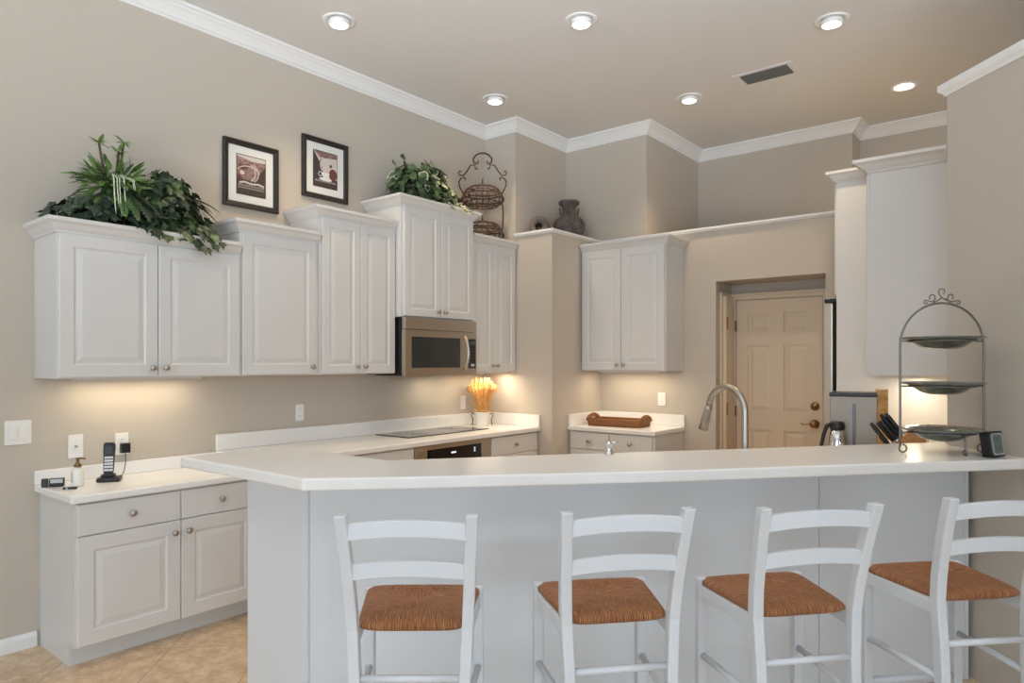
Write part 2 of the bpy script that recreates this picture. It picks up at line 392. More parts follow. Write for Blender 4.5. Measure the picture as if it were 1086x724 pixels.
def wall_cabinet(label, loc, rz, w_, d, h, doors, knobs, crown, group=None, fr=0.062, name='wall_cabinet', light=None):
    """local x along the run, front towards -y; doors = [(x0,x1)], knobs = x per door"""
    t = thing(name, label, 'cabinet', loc, rz, group)
    MB().box(0, w_, -d, -0.002, 0, h).build('body', 'cab', t, bevel=0.0015)
    for (a, b), kx in zip(doors, knobs):
        mb = MB(); panel_rings(mb, a, b, 0.006, h-0.046, -d-0.001, fr=fr); dr = mb.build('door', 'cab', t)
        if kx is not None: knob_at(dr, kx, -d-0.021, 0.052)
    mb = MB(); mb.sweep(crown, [(o, h+z) for o, z in CROWN_P]); mb.build('crown_moulding', 'cab', t)
    return t
def cr(w_, d, left=True, right=False):
    p = [(0,-d),(w_,-d)]
    if left: p = [(0,-0.003)]+p
    if right: p = p+[(w_,-0.003)]
    return p
WX = -4.15
G1 = 'stepped white wall cabinets on left wall'
wall_cabinet('widest and lowest white double wall cabinet, topped with ferns and ivy', (WX,1.19,1.388), R90, 0.945, 0.33, 0.762, [(0.004,0.470),(0.474,0.938)], [0.438,0.508], cr(0.945,0.33), G1)
wall_cabinet('white single door wall cabinet beneath the left framed picture', (WX,2.137,1.388), R90, 0.553, 0.33, 0.905, [(0.012,0.528)], [0.49], cr(0.553,0.33), G1)
wall_cabinet('tall white double door wall cabinet immediately beside the microwave side', (WX,2.692,1.388), R90, 0.655, 0.33, 1.085, [(0.020,0.330),(0.334,0.645)], [0.298,0.366], cr(0.655,0.33), G1, fr=0.055)
wall_cabinet('highest white wall cabinet, right over the microwave, potted ivy on top', (WX,3.349,1.803), R90, 0.782, 0.395, 0.86, [(0.020,0.395),(0.399,0.765)], [0.36,0.432], cr(0.782,0.395,True,True), G1, fr=0.055)
wall_cabinet('white wall cabinet under the wire baskets, right of the microwave', (WX,4.133,1.388), R90, 0.590, 0.355, 1.115, [(0.012,0.290),(0.294,0.578)], [0.262,0.322], cr(0.590,0.355,False), G1, fr=0.055)
wall_cabinet('white double wall cabinet above the wicker tray counter', (-3.385,5.518,1.395), 0, 0.825, 0.33, 1.10, [(0.008,0.406),(0.410,0.817)], [0.375,0.442], cr(0.825,0.33,False,True))
# right-hand cabinets, their doors facing the kitchen, seen by their ends
t = thing('wall_cabinet', 'white wall cabinet end behind the tiered plate stand', 'cabinet', (-0.532,4.75,1.388), -R90)
H = 1.317
MB().box(-0.345, 0, -0.42, -0.002, 0, H).build('body', 'cab', t, bevel=0.0015)
mb = MB(); panel_rings(mb, -0.340, -0.004, 0.006, H-0.05, -0.421); dr = mb.build('door', 'cab', t); knob_at(dr, -0.30, -0.441, 0.05)
mb = MB(); mb.sweep([(-0.27,-0.42),(0.0,-0.42),(0.0,-0.003)], [(o*1.6, H+z*1.1) for o, z in CROWN_P]); mb.build('crown_moulding', 'cab', t)
t = thing('fridge_cabinet', 'tall white fridge surround with crown and upper doors beside door niche', 'cabinet', (-0.532,5.10,0), -R90)
MB().box(-0.022, 0, -0.700, -0.002, 0, 2.76).build('side_panel', 'cab', t, bevel=0.0015)
MB().box(-1.01, -0.988, -0.690, -0.002, 0, 1.93).build('side_panel', 'cab', t, bevel=0.0015)
MB().box(-0.40, -0.0225, -0.698, -0.002, 1.932, 2.76).build('body', 'cab', t, bevel=0.0015)
mb = MB(); panel_rings(mb, -0.396, -0.026, 1.945, 2.71, -0.699); dr = mb.build('door', 'cab', t); knob_at(dr, -0.36, -0.719, 2.0)
mb = MB(); mb.sweep([(-0.38,-0.700),(0.0,-0.700),(0.0,-0.003)], [(o*1.1, 2.76+z) for o, z in CROWN_P]); mb.build('crown_moulding', 'cab', t)
# refrigerator
t = thing('refrigerator', 'stainless steel refrigerator edge seen between door niche and white panel', 'refrigerator', (-0.56,5.15,0.005), -R90)
mb = MB(); mb.box(-0.93, -0.03, -0.695, -0.02, 0.02, 1.86); mb.build('body', 'darkgrey', t, bevel=0.004)
mb = MB(); mb.box(-0.478, -0.0, -0.775, -0.705, 0.05, 1.885); mb.build('door', 'steel', t, bevel=0.012, seg=3)
mb = MB(); mb.box(-0.93, -0.482, -0.775, -0.705, 0.05, 1.885); mb.build('door', 'steel', t, bevel=0.012, seg=3)
mb = MB(); mb.box(-0.92, -0.01, -0.703, -0.697, 0.05, 1.88); mb.build('gasket', 'black', t)
mb = MB(); mb.box(-0.10, -0.0, -0.765, -0.66, 1.886, 1.91); mb.build('hinge_cover', 'black', t, bevel=0.003)
for xx in (-0.44, -0.52):
    MB().tube([(xx,-0.776,0.75),(xx,-0.82,0.78),(xx,-0.82,1.55),(xx,-0.776,1.58)], 0.012, 10).build('handle', 'steel', t)

# ---- base cabinets
def base_cabinet(label, loc, rz, w_, d, h, toe, split, knob_z, drawer_h, end_left=False, group=None, name='base_cabinet'):
    t = thing(name, label, 'cabinet', loc, rz, group)
    mb = MB()
    pr = [(-0.002, 0), (-(d-0.075), 0), (-(d-0.075), toe), (-d, toe), (-d, h), (-0.002, h)]
    v = [(0.0, y, z) for y, z in pr]+[(w_, y, z) for y, z in pr]; n = len(pr)
    mb.add(v, [tuple(range(n)), tuple(range(2*n-1, n-1, -1))]+[(i, n+i, n+(i+1) % n, (i+1) % n) for i in range(n)])
    mb.build('body', 'cab', t)
    for i in range(len(split)-1):
        a, b = split[i]+0.002, split[i+1]-0.002
        mb = MB(); slab_front(mb, a, b, h-0.012-drawer_h, h-0.008, -d-0.001); dr = mb.build('drawer', 'cab', t)
        knob_at(dr, (a+b)/2, -d-0.021, h-0.010-drawer_h/2)
        mb = MB(); panel_rings(mb, a, b, toe+0.004, h-0.016-drawer_h, -d-0.001, fr=0.07); dd = mb.build('door', 'cab', t)
        kx = b-0.035 if i % 2 == 0 else a+0.035
        if len(split) == 2: kx = b-0.04
        knob_at(dd, kx, -d-0.021, h-0.016-drawer_h-0.06)
    return t
base_cabinet('low white base cabinet under cordless phone, left end exposed', (WX,1.215,0), R90, 0.94, 0.486, 0.798, 0.104, [0.004,0.496,0.938], 0, 0.148)
GB = 'white base cabinets of the cooktop run'
base_cabinet('white base cabinet left of the built-in oven, mostly behind bar top', (WX,2.162,0), R90, 1.118, 0.60, 0.876, 0.104, [0.004,0.56,1.114], 0, 0.14, group=GB)
t = base_cabinet('white drawer base cabinet right of the built-in oven, below the straw sheaf', (WX,4.092,0), R90, 0.630, 0.60, 0.876, 0.104, [0.008,0.622], 0, 0.145, group=GB)
base_cabinet('white two drawer base cabinet under the wicker tray', (-3.385,5.518,0), 0, 0.825, 0.53, 0.876, 0.104, [0.02,0.412,0.808], 0, 0.142)

# ---- countertops
def rounded_top(mb, poly, z0, z1): mb.prism(poly, z0, z1)
t = thing('countertop', 'lower white countertop at left holding cordless phone', 'countertop', (0,0,0))
MB().prism([(-4.148,1.188),(-3.622,1.188),(-3.622,2.158),(-4.148,2.158)], 0.799, 0.836).build('slab', 'counter', t, bevel=0.009, seg=3)
MB().box(-4.148, -4.126, 1.188, 2.158, 0.8365, 0.908).build('backsplash', 'counter', t, bevel=0.004)
t = thing('countertop', 'long white countertop around the black cooktop', 'countertop', (0,0,0))
MB().prism([(-4.148,2.160),(-3.508,2.160),(-3.508,4.725),(-4.148,4.725)], 0.877, 0.915).build('slab', 'counter', t, bevel=0.009, seg=3)
MB().prism([(-4.148,2.160),(-4.128,2.160),(-4.128,4.705),(-3.512,4.705),(-3.512,4.725),(-4.148,4.725)], 0.9155, 1.017).build('backsplash', 'counter', t, bevel=0.004)
t = thing('countertop', 'small white countertop under the brown wicker tray', 'countertop', (0,0,0))
MB().prism([(-3.388,5.518),(-3.388,4.955),(-2.545,4.955),(-2.545,5.518)], 0.877, 0.915).build('slab', 'counter', t, bevel=0.009, seg=3)
MB().prism([(-3.388,4.96),(-3.368,4.96),(-3.368,5.498),(-2.545,5.498),(-2.545,5.518),(-3.388,5.518)], 0.9155, 1.015).build('backsplash', 'counter', t, bevel=0.004)

# ---- peninsula
t = thing('bar_peninsula', 'white panelled breakfast bar base behind four stools', 'bar counter', (0,0,0))
P0, P1, P2 = (-2.718,1.57), (-2.293,1.57), (-0.352,3.806)
MB().prism([P0,P1,(-0.375,3.78),(-0.445,3.895),(-0.66,3.80),(-2.24,1.76),(-2.30,1.70),(-2.70,1.70)], 0.0, 1.021).build('knee_wall', 'panel', t)
dv = Vector((P2[0]-P1[0], P2[1]-P1[1])); Ld = dv.length; dv.normalize(); nv = Vector((dv.y, -dv.x))
def face_panel(a, b, name):
    p = Vector(P1)+dv*a; q = Vector(P1)+dv*b
    mb = MB().prism([tuple(p+nv*0.001), tuple(q+nv*0.001), tuple(q+nv*0.013), tuple(p+nv*0.013)], 0.002, 1.0205)
    return mb.build(name, 'panel', t, bevel=0.0015)
SEAM = 2.19
face_panel(0.006, SEAM-0.0015, 'face_panel'); face_panel(SEAM+0.0015, Ld-0.03, 'face_panel')
face_panel(Ld-0.028, Ld-0.006, 'edge_trim').location = (0.0, 0.0, 0.0)
MB().prism([(-2.716,1.557),(-2.293,1.557),(-2.288,1.569),(-2.716,1.569)], 0.002, 1.0205).build('end_panel', 'panel', t, bevel=0.0015)
bar = [(-2.94,1.376),(-2.052,1.380),(-1.86,1.568),(-1.688,1.747),(-1.40,2.055),(-1.092,2.394),(-0.831,2.722),(-0.45,3.176),(-0.106,3.583),
       (-0.436,3.913),(-0.445,3.99),(-0.50,4.036),(-0.653,3.837),(-1.311,2.975),(-1.704,2.479),(-2.126,1.918),(-2.16,1.862),(-2.93,1.862)]
bt = MB().prism(bar, 1.022, 1.067).build('bar_countertop', 'counter', None, bevel=0.008, seg=3)
tag(bt, 'long white solid surface bar top in the foreground', 'countertop')
low = [(-2.30,1.86),(-2.14,1.90),(-1.71,2.50),(-1.32,3.0),(-0.66,3.86),(-0.52,4.06),(-0.545,4.74),(-0.545,5.06),(-1.17,5.06),(-1.17,4.26),(-2.52,2.27),(-2.62,1.90)]
t = thing('sink_counter', 'lower kitchen side worktop behind the bar holding the tall faucet', 'countertop', (0,0,0))
MB().prism(low, 0.877, 0.914).build('slab', 'counter', t, bevel=0.006)
cx = sum(p[0] for p in low)/len(low); cy = sum(p[1] for p in low)/len(low)
MB().prism([(-2.28,1.88),(-2.15,1.92),(-1.72,2.52),(-1.33,3.02),(-0.67,3.88),(-0.54,4.07),(-0.56,4.74),(-0.56,5.05),(-1.13,5.05),(-1.13,4.28),(-2.48,2.29),(-2.58,1.92)], 0.0, 0.876).build('base', 'cab', t)

# ------------------------------------------------------------------ appliances
t = thing('microwave', 'stainless over-the-range microwave with black window under highest cabinet', 'microwave', (WX,3.352,1.366), R90)
Wm, Dm, Hm = 0.770, 0.405, 0.432
MB().box(0.012, Wm, -Dm, -0.003, 0.012, Hm).build('body', 'steel', t)
MB().box(0.004, 0.011, -Dm-0.0, -0.003, 0.012, Hm).build('side_trim', 'black', t)
mb = MB(); mb.box(0.0, Wm, -Dm-0.038, -Dm-0.001, 0.345, Hm); mb.build('top_grille', 'steel', t, bevel=0.004)
mb = MB(); wx0, wx1, wz0, wz1 = 0.060, 0.575, 0.062, 0.292
for a in ((0.0,wx0,0.0,0.341),(wx1,0.650,0.0,0.341),(wx0,wx1,0.0,wz0),(wx0,wx1,wz1,0.341)): mb.box(a[0],a[1],-Dm-0.040,-Dm-0.001,a[2],a[3])
dr = mb.build('door', 'steel', t)
MB().box(wx0-0.001, wx1+0.001, -Dm-0.0385, -Dm-0.020, wz0-0.001, wz1+0.001).build('window', 'mwglass', dr)
hp = [(0.617, -Dm-0.040, 0.045)]+[(0.617, -Dm-0.040-0.050*math.sin(PI*k/12)**0.6, 0.045+0.265*k/12) for k in range(1, 12)]+[(0.617, -Dm-0.040, 0.310)]
MB().tube(hp, 0.0125, 12).build('handle', 'steel', dr)
mb = MB(); mb.box(0.652, Wm, -Dm-0.038, -Dm-0.001, 0.0, 0.341); cpn = mb.build('control_side', 'steel', t, bevel=0.003)
cp2 = MB().box(0.672, 0.757, -Dm-0.041, -Dm-0.0385, 0.055, 0.290).build('control_panel', 'blackglass', t)
MB().box(0.682, 0.747, -Dm-0.043, -Dm-0.0415, 0.245, 0.275).build('display', 'screen', cp2)
mb = MB()
for r in range(5):
    for c in range(3): mb.box(0.684+c*0.023, 0.700+c*0.023, -Dm-0.0425, -Dm-0.0415, 0.105+r*0.025, 0.121+r*0.025, 0)
for c in range(2): mb.box(0.700+c*0.022, 0.716+c*0.022, -Dm-0.0425, -Dm-0.0415, 0.070, 0.090, 1)
mb.build('keypad', ['darkgrey', 'key'], cp2)
MB().box(0.05, 0.72, -Dm+0.02, -0.05, 0.004, 0.0115).build('base_grille', 'black', t)

t = thing('built_in_oven', 'built-in steel oven with black control panel under cooktop', 'oven', (WX,3.282,0), R90)
W_ = 0.806; D_ = 0.60
MB().box(0.0, W_, -D_+0.01, -0.01, 0.11, 0.874).build('body', 'darkgrey', t)
mb = MB(); mb.box(0.0, W_, -D_-0.020, -D_+0.009, 0.842, 0.873); mb.box(0.0, 0.120, -D_-0.020, -D_+0.009, 0.11, 0.842); mb.box(0.705, W_, -D_-0.020, -D_+0.009, 0.11, 0.842)
mb.build('frame', 'steel', t, bevel=0.003)
cpp = MB().box(0.121, 0.704, -D_-0.014, -D_+0.009, 0.70, 0.841).build('control_panel', 'blackglass', t)
mb = MB()
for dx, zz, ww in ((0.37,0.795,0.05),(0.62,0.805,0.014),(0.62,0.785,0.014)): mb.box(dx, dx+ww, -D_-0.0155, -D_-0.0142, zz, zz+0.012)
mb.build('display', 'led', cpp)
od = MB().box(0.121, 0.704, -D_-0.022, -D_+0.009, 0.16, 0.695).build('door', 'steel', t, bevel=0.003)
MB().box(0.18, 0.645, -D_-0.024, -D_-0.0222, 0.24, 0.58).build('window', 'blackglass', od)
MB().tube([(0.16,-D_-0.022,0.655),(0.16,-D_-0.06,0.655),(0.665,-D_-0.06,0.655),(0.665,-D_-0.022,0.655)], 0.010, 10).build('handle', 'steel', od)

mb = MB(); mb.box(-4.095, -3.715, 3.395, 4.285, 0.9155, 0.922)
t = thing('cooktop', 'flat black glass cooktop set in the white counter', 'cooktop', (0,0,0))
mb.build('glass', 'blackglass', t, bevel=0.002)
mb = MB()
for (x, y, r) in ((-4.0,3.60,0.085),(-3.82,3.60,0.065),(-4.0,4.06,0.065),(-3.82,4.06,0.085)):
    mb.tube([(x+r*math.cos(2*PI*k/36), y+r*math.sin(2*PI*k/36), 0.9222) for k in range(36)], 0.0008, 4, closed=True)
mb.build('burner_ring', 'darkgrey', t)

# faucet
t = thing('kitchen_faucet', 'tall brushed nickel gooseneck faucet with pull-down head', 'faucet', (-1.194,3.252,0.914))
MB().lathe([(0,0),(0.030,0),(0.030,0.006),(0.024,0.012),(0.022,0.06),(0.018,0.066),(0,0.066)], 28).build('base', 'nickel', t)
sd = Vector((-0.90,0.40,0)).normalized(); Rr = 0.122; zt = 0.312
pts = [(0,0,0.066),(0,0,0.15),(0,0,0.25),(0,0,zt)]
for k in range(1, 15):
    a = PI*k/14*0.93; c = sd*(Rr*(1-math.cos(a))); pts.append((c.x, c.y, zt+Rr*math.sin(a)))
e = Vector(pts[-1]); e2 = Vector(pts[-2]); dd = (e-e2).normalized()
MB().tube(pts, 0.0165, 18).build('spout', 'nickel', t)
q = [e+dd*x for x in (0.0, 0.012, 0.0125, 0.02, 0.10, 0.105, 0.106, 0.135, 0.136)]
MB().tube(q, [0.0165, 0.0165, 0.019, 0.019, 0.023, 0.023, 0.0215, 0.025, 0.020], 20).build('spray_head', 'nickel', t)
lv = MB().tube([(0.0,0.0,0.05),(0.05,0.035,0.055),(0.075,0.052,0.065),(0.11,0.075,0.10)], [0.014,0.012,0.008,0.006], 12).build('lever', 'nickel', t)
# soap dispenser at the bar's far edge
t = thing('soap_dispenser', 'small chrome soap pump near far edge of bar top', 'soap dispenser', (-1.556,2.598,1.0672))
MB().lathe([(0,0),(0.022,0),(0.022,0.004),(0.014,0.008),(0.014,0.040),(0.016,0.041),(0.016,0.052),(0.010,0.056),(0,0.056)], 24).build('body', 'chrome', t)
MB().tube([(0,0,0.05),(0.018,0.012,0.052),(0.034,0.024,0.048)], [0.008,0.006,0.005], 10).build('nozzle', 'chrome', t)
# ------------------------------------------------------------------ bar stools
def rect_post(mb, pts, hw, hd):
    """square post through centre points; hw / hd half sizes in x / y"""
    v = []; f = []; k = len(pts)
    for x, y, z in pts: v += [(x-hw,y-hd,z),(x+hw,y-hd,z),(x+hw,y+hd,z),(x-hw,y+hd,z)]
    for i in range(k-1):
        for j in range(4): f.append((i*4+j, i*4+(j+1) % 4, (i+1)*4+(j+1) % 4, (i+1)*4+j))
    f += [(3,2,1,0), tuple((k-1)*4+j for j in range(4))]
    return mb.add(v, f)
def post_x(z):   # half spacing of the back posts
    return 0.150-0.010*(0.6-z) if z < 0.6 else 0.150+0.023*((z-0.6)/0.46)
def post_y(z):
    if z < 0.74: return -0.168 - 0.030*((0.74-z)/0.74)
    return -0.168 - 0.075*((z-0.74)/0.33)**1.4
def make_stool(label):
    t = thing('bar_stool', label, 'bar stool', (0,0,0), 0, 'ladder back bar stools at the bar')
    for sx in (-1, 1):
        mb = MB(); rect_post(mb, [(sx*post_x(z), post_y(z), z) for z in (0.0,0.2,0.4,0.6,0.74,0.82,0.90,0.98,1.068)], 0.0160, 0.0175)
        mb.build('back_post', 'stool', t, bevel=0.004)
        mb = MB(); rect_post(mb, [(sx*0.176, 0.150, 0.0),(sx*0.172, 0.148, 0.755)], 0.016, 0.016); mb.build('front_leg', 'stool', t, bevel=0.004)
    for zc, h in ((1.020, 0.046), (0.905, 0.044)):
        n = 13; v = []; f = []; xe = post_x(zc)-0.012
        for i in range(n):
            u = -1+2*i/(n-1); x = xe*u; arch = 0.011*(1-u*u); y = post_y(zc)-0.004-0.006*(1-u*u)
            v += [(x,y-0.008,zc-h/2+arch),(x,y-0.008,zc+h/2+arch),(x,y+0.008,zc+h/2+arch),(x,y+0.008,zc-h/2+arch)]
        for i in range(n-1):
            for j in range(4): f.append((i*4+j, i*4+(j+1) % 4, (i+1)*4+(j+1) % 4, (i+1)*4+j))
        f += [(0,1,2,3), tuple((n-1)*4+j for j in (3,2,1,0))]
        MB().add(v, f).build('back_slat', 'stool', t, bevel=0.003)
    # rails under the seat
    for a, b, nm in (((-0.172,0.150),(0.172,0.150),'seat_rail'),):
        MB().box(a[0], b[0], a[1]-0.010, a[1]+0.010, 0.700, 0.733).build(nm, 'stool', t, bevel=0.003)
    for sx in (-1, 1):
        v = []
        for (x, y) in ((sx*0.152,-0.160),(sx*0.172,0.145)): v += [(x-0.009,y,0.690),(x+0.009,y,0.690),(x+0.009,y,0.733),(x-0.009,y,0.733)]
        MB().add(v, [(0,1,2,3),(7,6,5,4),(0,4,5,1),(1,5,6,2),(2,6,7,3),(3,7,4,0)]).build('seat_rail', 'stool', t, bevel=0.003)
    def st(a, b, r=0.0105): MB().tube([a, b], r, 12).build('stretcher', 'stool', t)
    st((-post_x(0.60),post_y(0.60),0.605),(post_x(0.60),post_y(0.60),0.605)); st((-post_x(0.3),post_y(0.3),0.30),(post_x(0.3),post_y(0.3),0.30))
    st((-0.173,0.149,0.345),(0.173,0.149,0.345), 0.013)
    for sx in (-1, 1):
        for z in (0.50, 0.27): st((sx*post_x(z), post_y(z), z), (sx*0.174, 0.149, z))
    # rush seat: pillow with rounded rails and woven triangles
    n = 44; v = []; f = []
    def outline(u, w_):
        yy = -0.163 + (0.165+0.163)*(w_+1)/2
        hw = 0.147 + (0.183-0.147)*(w_+1)/2
        return hw*u, yy
    def prof(u): 
        return (1-abs(u)**6)**0.5 if abs(u) < 1 else 0
    for side in (1, -1):
        for i in range(n+1):
            for j in range(n+1):
                u = -1+2*i/n; w_ = -1+2*j/n
                u2 = math.sin(u*PI/2); w2 = math.sin(w_*PI/2)
                cr_ = 1-0.05*(abs(u2)**8*abs(w2)**8)
                x, y = outline(u2*cr_, w2*cr_)
                e = prof(u2)*prof(w2)
                dip = 0.012*(1-max(abs(u2),abs(w2)))
                bul = 0.004*math.cos(2*PI*(abs(abs(u2)-abs(w2)))*1.5)*(1-max(abs(u2),abs(w2)))
                z = 0.742 + side*(0.025*e) - (dip-bul if side > 0 else 0)
                v.append((x, y, z))
    N = (n+1)**2
    for s_ in (0, 1):
        for i in range(n):
            for j in range(n):
                a = s_*N+i*(n+1)+j; q = (a, a+n+1, a+n+2, a+1)
                f.append(q if s_ == 0 else q[::-1])
    MB().add(v, f, 0, True).build('seat', 'rush', t)
    return t
S = [((-1.349,1.224), 39.5, 'white rush seat bar stool at left end, facing bar squarely'),
     ((-0.925,1.645), 48.0, 'white rush seat bar stool under the soap pump, second from bar left end'),
     ((-0.534,2.038), 49.0, 'white rush seat bar stool in front of panel seam, between two other stools'),
     ((-0.144,2.522), 46.5, 'white rush seat bar stool nearest the grey wall, partly out of view')]
s0 = make_stool(S[0][2])
for i, (top, deg, lab) in enumerate(S):
    a = math.radians(deg); off = Vector((-math.sin(a)*post_y(1.06), math.cos(a)*post_y(1.06)))
    loc = (top[0]-off.x, top[1]-off.y, 0.0)
    if i == 0: s0.location = loc; s0.rotation_euler = (0, 0, a)
    else: dup(s0, loc, a, lab)

# ------------------------------------------------------------------ things on the bar
RIGHT = Vector((0.777, 0.629, 0)); FWD = Vector((-0.629, 0.777, 0))
def frame_basis(o, rz_deg): o.rotation_euler = (0, 0, math.radians(rz_deg))
def spiral(cx, cz, r0, a0, turns, n=22, shrink=0.35, sgn=1):
    return [(cx+(r0*(1-(1-shrink)*k/n))*math.cos(a0+sgn*2*PI*turns*k/n), 0, cz+(r0*(1-(1-shrink)*k/n))*math.sin(a0+sgn*2*PI*turns*k/n)) for k in range(n+1)]
HC = (-0.424, 3.560)
t = thing('plate_stand', 'grey metal arched three tier plate stand with scroll top on bar', 'plate stand', (HC[0], HC[1], 1.068), math.radians(39+2))
R_ = 0.190; zs_ = 0.665-R_
hoop = [(-R_,0,0.03)]+[(-R_,0,z) for z in (0.1,0.25,0.4,zs_)]+[(-R_*math.cos(PI*k/20), 0, zs_+R_*math.sin(PI*k/20)) for k in range(1,20)]+[(R_,0,z) for z in (zs_,0.4,0.25,0.1,0.03)]
MB().tube(hoop, 0.0048, 10).build('hoop', 'pewter', t)
mb = MB()
for k in range(3):
    mb = MB()
    if k < 2:
        sx = -1 if k == 0 else 1
        mb.tube([(sx*R_,0,0.04),(sx*(R_+0.004),0,0.024)]+[(sx*(R_-0.012+0.017*math.cos(a)), 0, 0.021+0.017*math.sin(a)) for a in [0.2-q*PI/7 for q in range(12)]], 0.004, 8)
    else: mb.tube([(0,-0.128,0.092),(0,-0.146,0.075),(0,-0.150,0.05),(0,-0.156,0.022),(0,-0.150,0.007),(0,-0.140,0.009),(0,-0.137,0.022),(0,-0.143,0.030)], 0.0042, 8)
    mb.build('foot', 'pewter', t)

ZT = (0.092, 0.296, 0.496)
for z in ZT:
    mb = MB(); mb.tube([(0.128*math.cos(2*PI*k/40), 0.128*math.sin(2*PI*k/40), z) for k in range(40)], 0.0036, 8, closed=True)
    for sx in (-1, 1): mb.tube([(sx*0.128,0,z),(sx*R_,0,z)], 0.0036, 8)
    mb.build('ring', 'pewter', t)
mb = MB(); top = 0.665
def curl(cx_, cz_, r, a0, a1, n=14): return [(cx_+r*(1-0.35*k/n)*math.cos(a0+(a1-a0)*k/n), 0, cz_+r*(1-0.35*k/n)*math.sin(a0+(a1-a0)*k/n)) for k in range(n+1)]
mb.tube([(0.050,0,top+0.006),(0.020,0,top+0.012),(-0.004,0,top+0.026)]+curl(0.000,top+0.050,0.016,PI*1.2,-PI*0.35), 0.0028, 7)
mb.tube([(0.0,0,top+0.024),(-0.022,0,top+0.010),(-0.040,0,top+0.006)]+curl(-0.046,top+0.024,0.016,-PI*0.4,PI*1.25), 0.0028, 7)
mb.tube([(0.006,0,top+0.018)]+curl(0.040,top+0.026,0.015,PI*1.2,PI*-0.3), 0.0028, 7)
for sx in (-1, 1): mb.tube([(sx*0.03,0,top+0.002),(sx*0.055,0,top+0.008)]+curl(sx*0.074,top+0.003,0.009,PI/2,PI/2-sx*PI*1.5), 0.0028, 7)
mb.build('scroll_finial', 'pewter', t)
def plate(label, z):
    pr = [(0,0.0),(0.055,0.0),(0.085,0.010),(0.118,0.034),(0.128,0.040),(0.160,0.046),(0.166,0.050),(0.160,0.054),(0.126,0.048),(0.112,0.040),(0.080,0.016),(0.05,0.007),(0,0.007)]
    o = thing('scalloped_bowl', label, 'bowl', (HC[0], HC[1], 1.068+z), math.radians(10), None)
    mb = MB(); n = 72; v = []; f = []
    for r, zz in pr:
        for j in range(n):
            a = 2*PI*j/n; k = 1+0.018*math.cos(a*12)*(max(0, r-0.1)/0.066); v.append((r*k*math.cos(a), r*k*math.sin(a), zz))
    for i in range(len(pr)-1):
        for j in range(n): f.append((i*n+j, i*n+(j+1) % n, (i+1)*n+(j+1) % n, (i+1)*n+j))
    mb.add(v, f, 0, True); mb.build('bowl', 'plate', o)
    return o
plate('grey green scalloped bowl on topmost tier of plate stand', ZT[2]-0.036)
plate('grey green scalloped bowl on middle tier of plate stand', ZT[1]-0.036)
plate('grey green scalloped bowl on lowest tier, beside knife block', ZT[0]-0.036)

# digital clock
t = thing('digital_clock', 'small black digital clock with silver framed display on bar end', 'clock', (-0.232, 3.532, 1.0675), math.radians(39+22))
tilt = Matrix.Rotation(math.radians(-9), 4, 'X')
def rrect(hw, hh, r, n=5):
    p = []
    for cx_, cz_, a0 in ((hw-r,hh-r,0),(-hw+r,hh-r,PI/2),(-hw+r,-hh+r,PI),(hw-r,-hh+r,1.5*PI)):
        for k in range(n+1): p.append((cx_+r*math.cos(a0+PI/2*k/n), cz_+r*math.sin(a0+PI/2*k/n)))
    return p
def rr_plate(mb, hw, hh, r, y0, y1, cz=0, m=0):
    p = rrect(hw, hh, r); n = len(p)
    v = [(x,y0,z+cz) for x,z in p]+[(x,y1,z+cz) for x,z in p]
    mb.add(v, [tuple(range(n)), tuple(range(2*n-1,n-1,-1))]+[(i,n+i,n+(i+1) % n,(i+1) % n) for i in range(n)], m)
Tc = Matrix.Translation((0,0,0.056)) @ tilt
mb = MB(); rr_plate(mb, 0.044, 0.054, 0.010, -0.012, 0.030); mb.xf(Tc); mb.build('case', 'black', t, bevel=0.003)
mb = MB(); p1 = rrect(0.036,0.046,0.012); p2 = rrect(0.030,0.040,0.009); n = len(p1)
v = [(x,-0.0125,z) for x,z in p1]+[(x,-0.0155,z) for x,z in p1]+[(x,-0.0155,z) for x,z in p2]+[(x,-0.0125,z) for x,z in p2]
mb.add(v, [(k*n+i, k*n+(i+1) % n, ((k+1) % 4)*n+(i+1) % n, ((k+1) % 4)*n+i) for k in range(4) for i in range(n)]); mb.xf(Tc); mb.build('bezel', 'silver', t)
mb = MB(); rr_plate(mb, 0.0305, 0.0405, 0.009, -0.0140, -0.0121); mb.xf(Tc); scr = mb.build('display', 'lcd', t)
SEG = {'1':'bc','2':'abged','5':'afgcd','7':'abc','0':'abcdef','4':'fgbc'}
def digit(mb, ch, x, z, w_, h):
    th = w_*0.16
    R = {'a':(0,w_,h-th,h),'g':(0,w_,h/2-th/2,h/2+th/2),'d':(0,w_,0,th),'f':(0,th,h/2,h),'b':(w_-th,w_,h/2,h),'e':(0,th,0,h/2),'c':(w_-th,w_,0,h/2)}
    st0 = len(mb.v)
    for s_ in SEG[ch]:
        a = R[s_]; mb.box(x+a[0], x+a[1], -0.0146, -0.0141, z+a[2], z+a[3])
    mb.xf(Tc, st0)
mb = MB()
for ch, x, z, w_, h in (('1',-0.024,0.008,0.011,0.022),('2',-0.008,0.008,0.011,0.022),('5',0.010,0.008,0.011,0.022),('7',-0.024,-0.028,0.011,0.022),('4',-0.008,-0.028,0.011,0.022),('0',0.010,-0.028,0.011,0.022)): digit(mb, ch, x, z, w_, h)
mb.build('digit_segments', 'digit', scr)

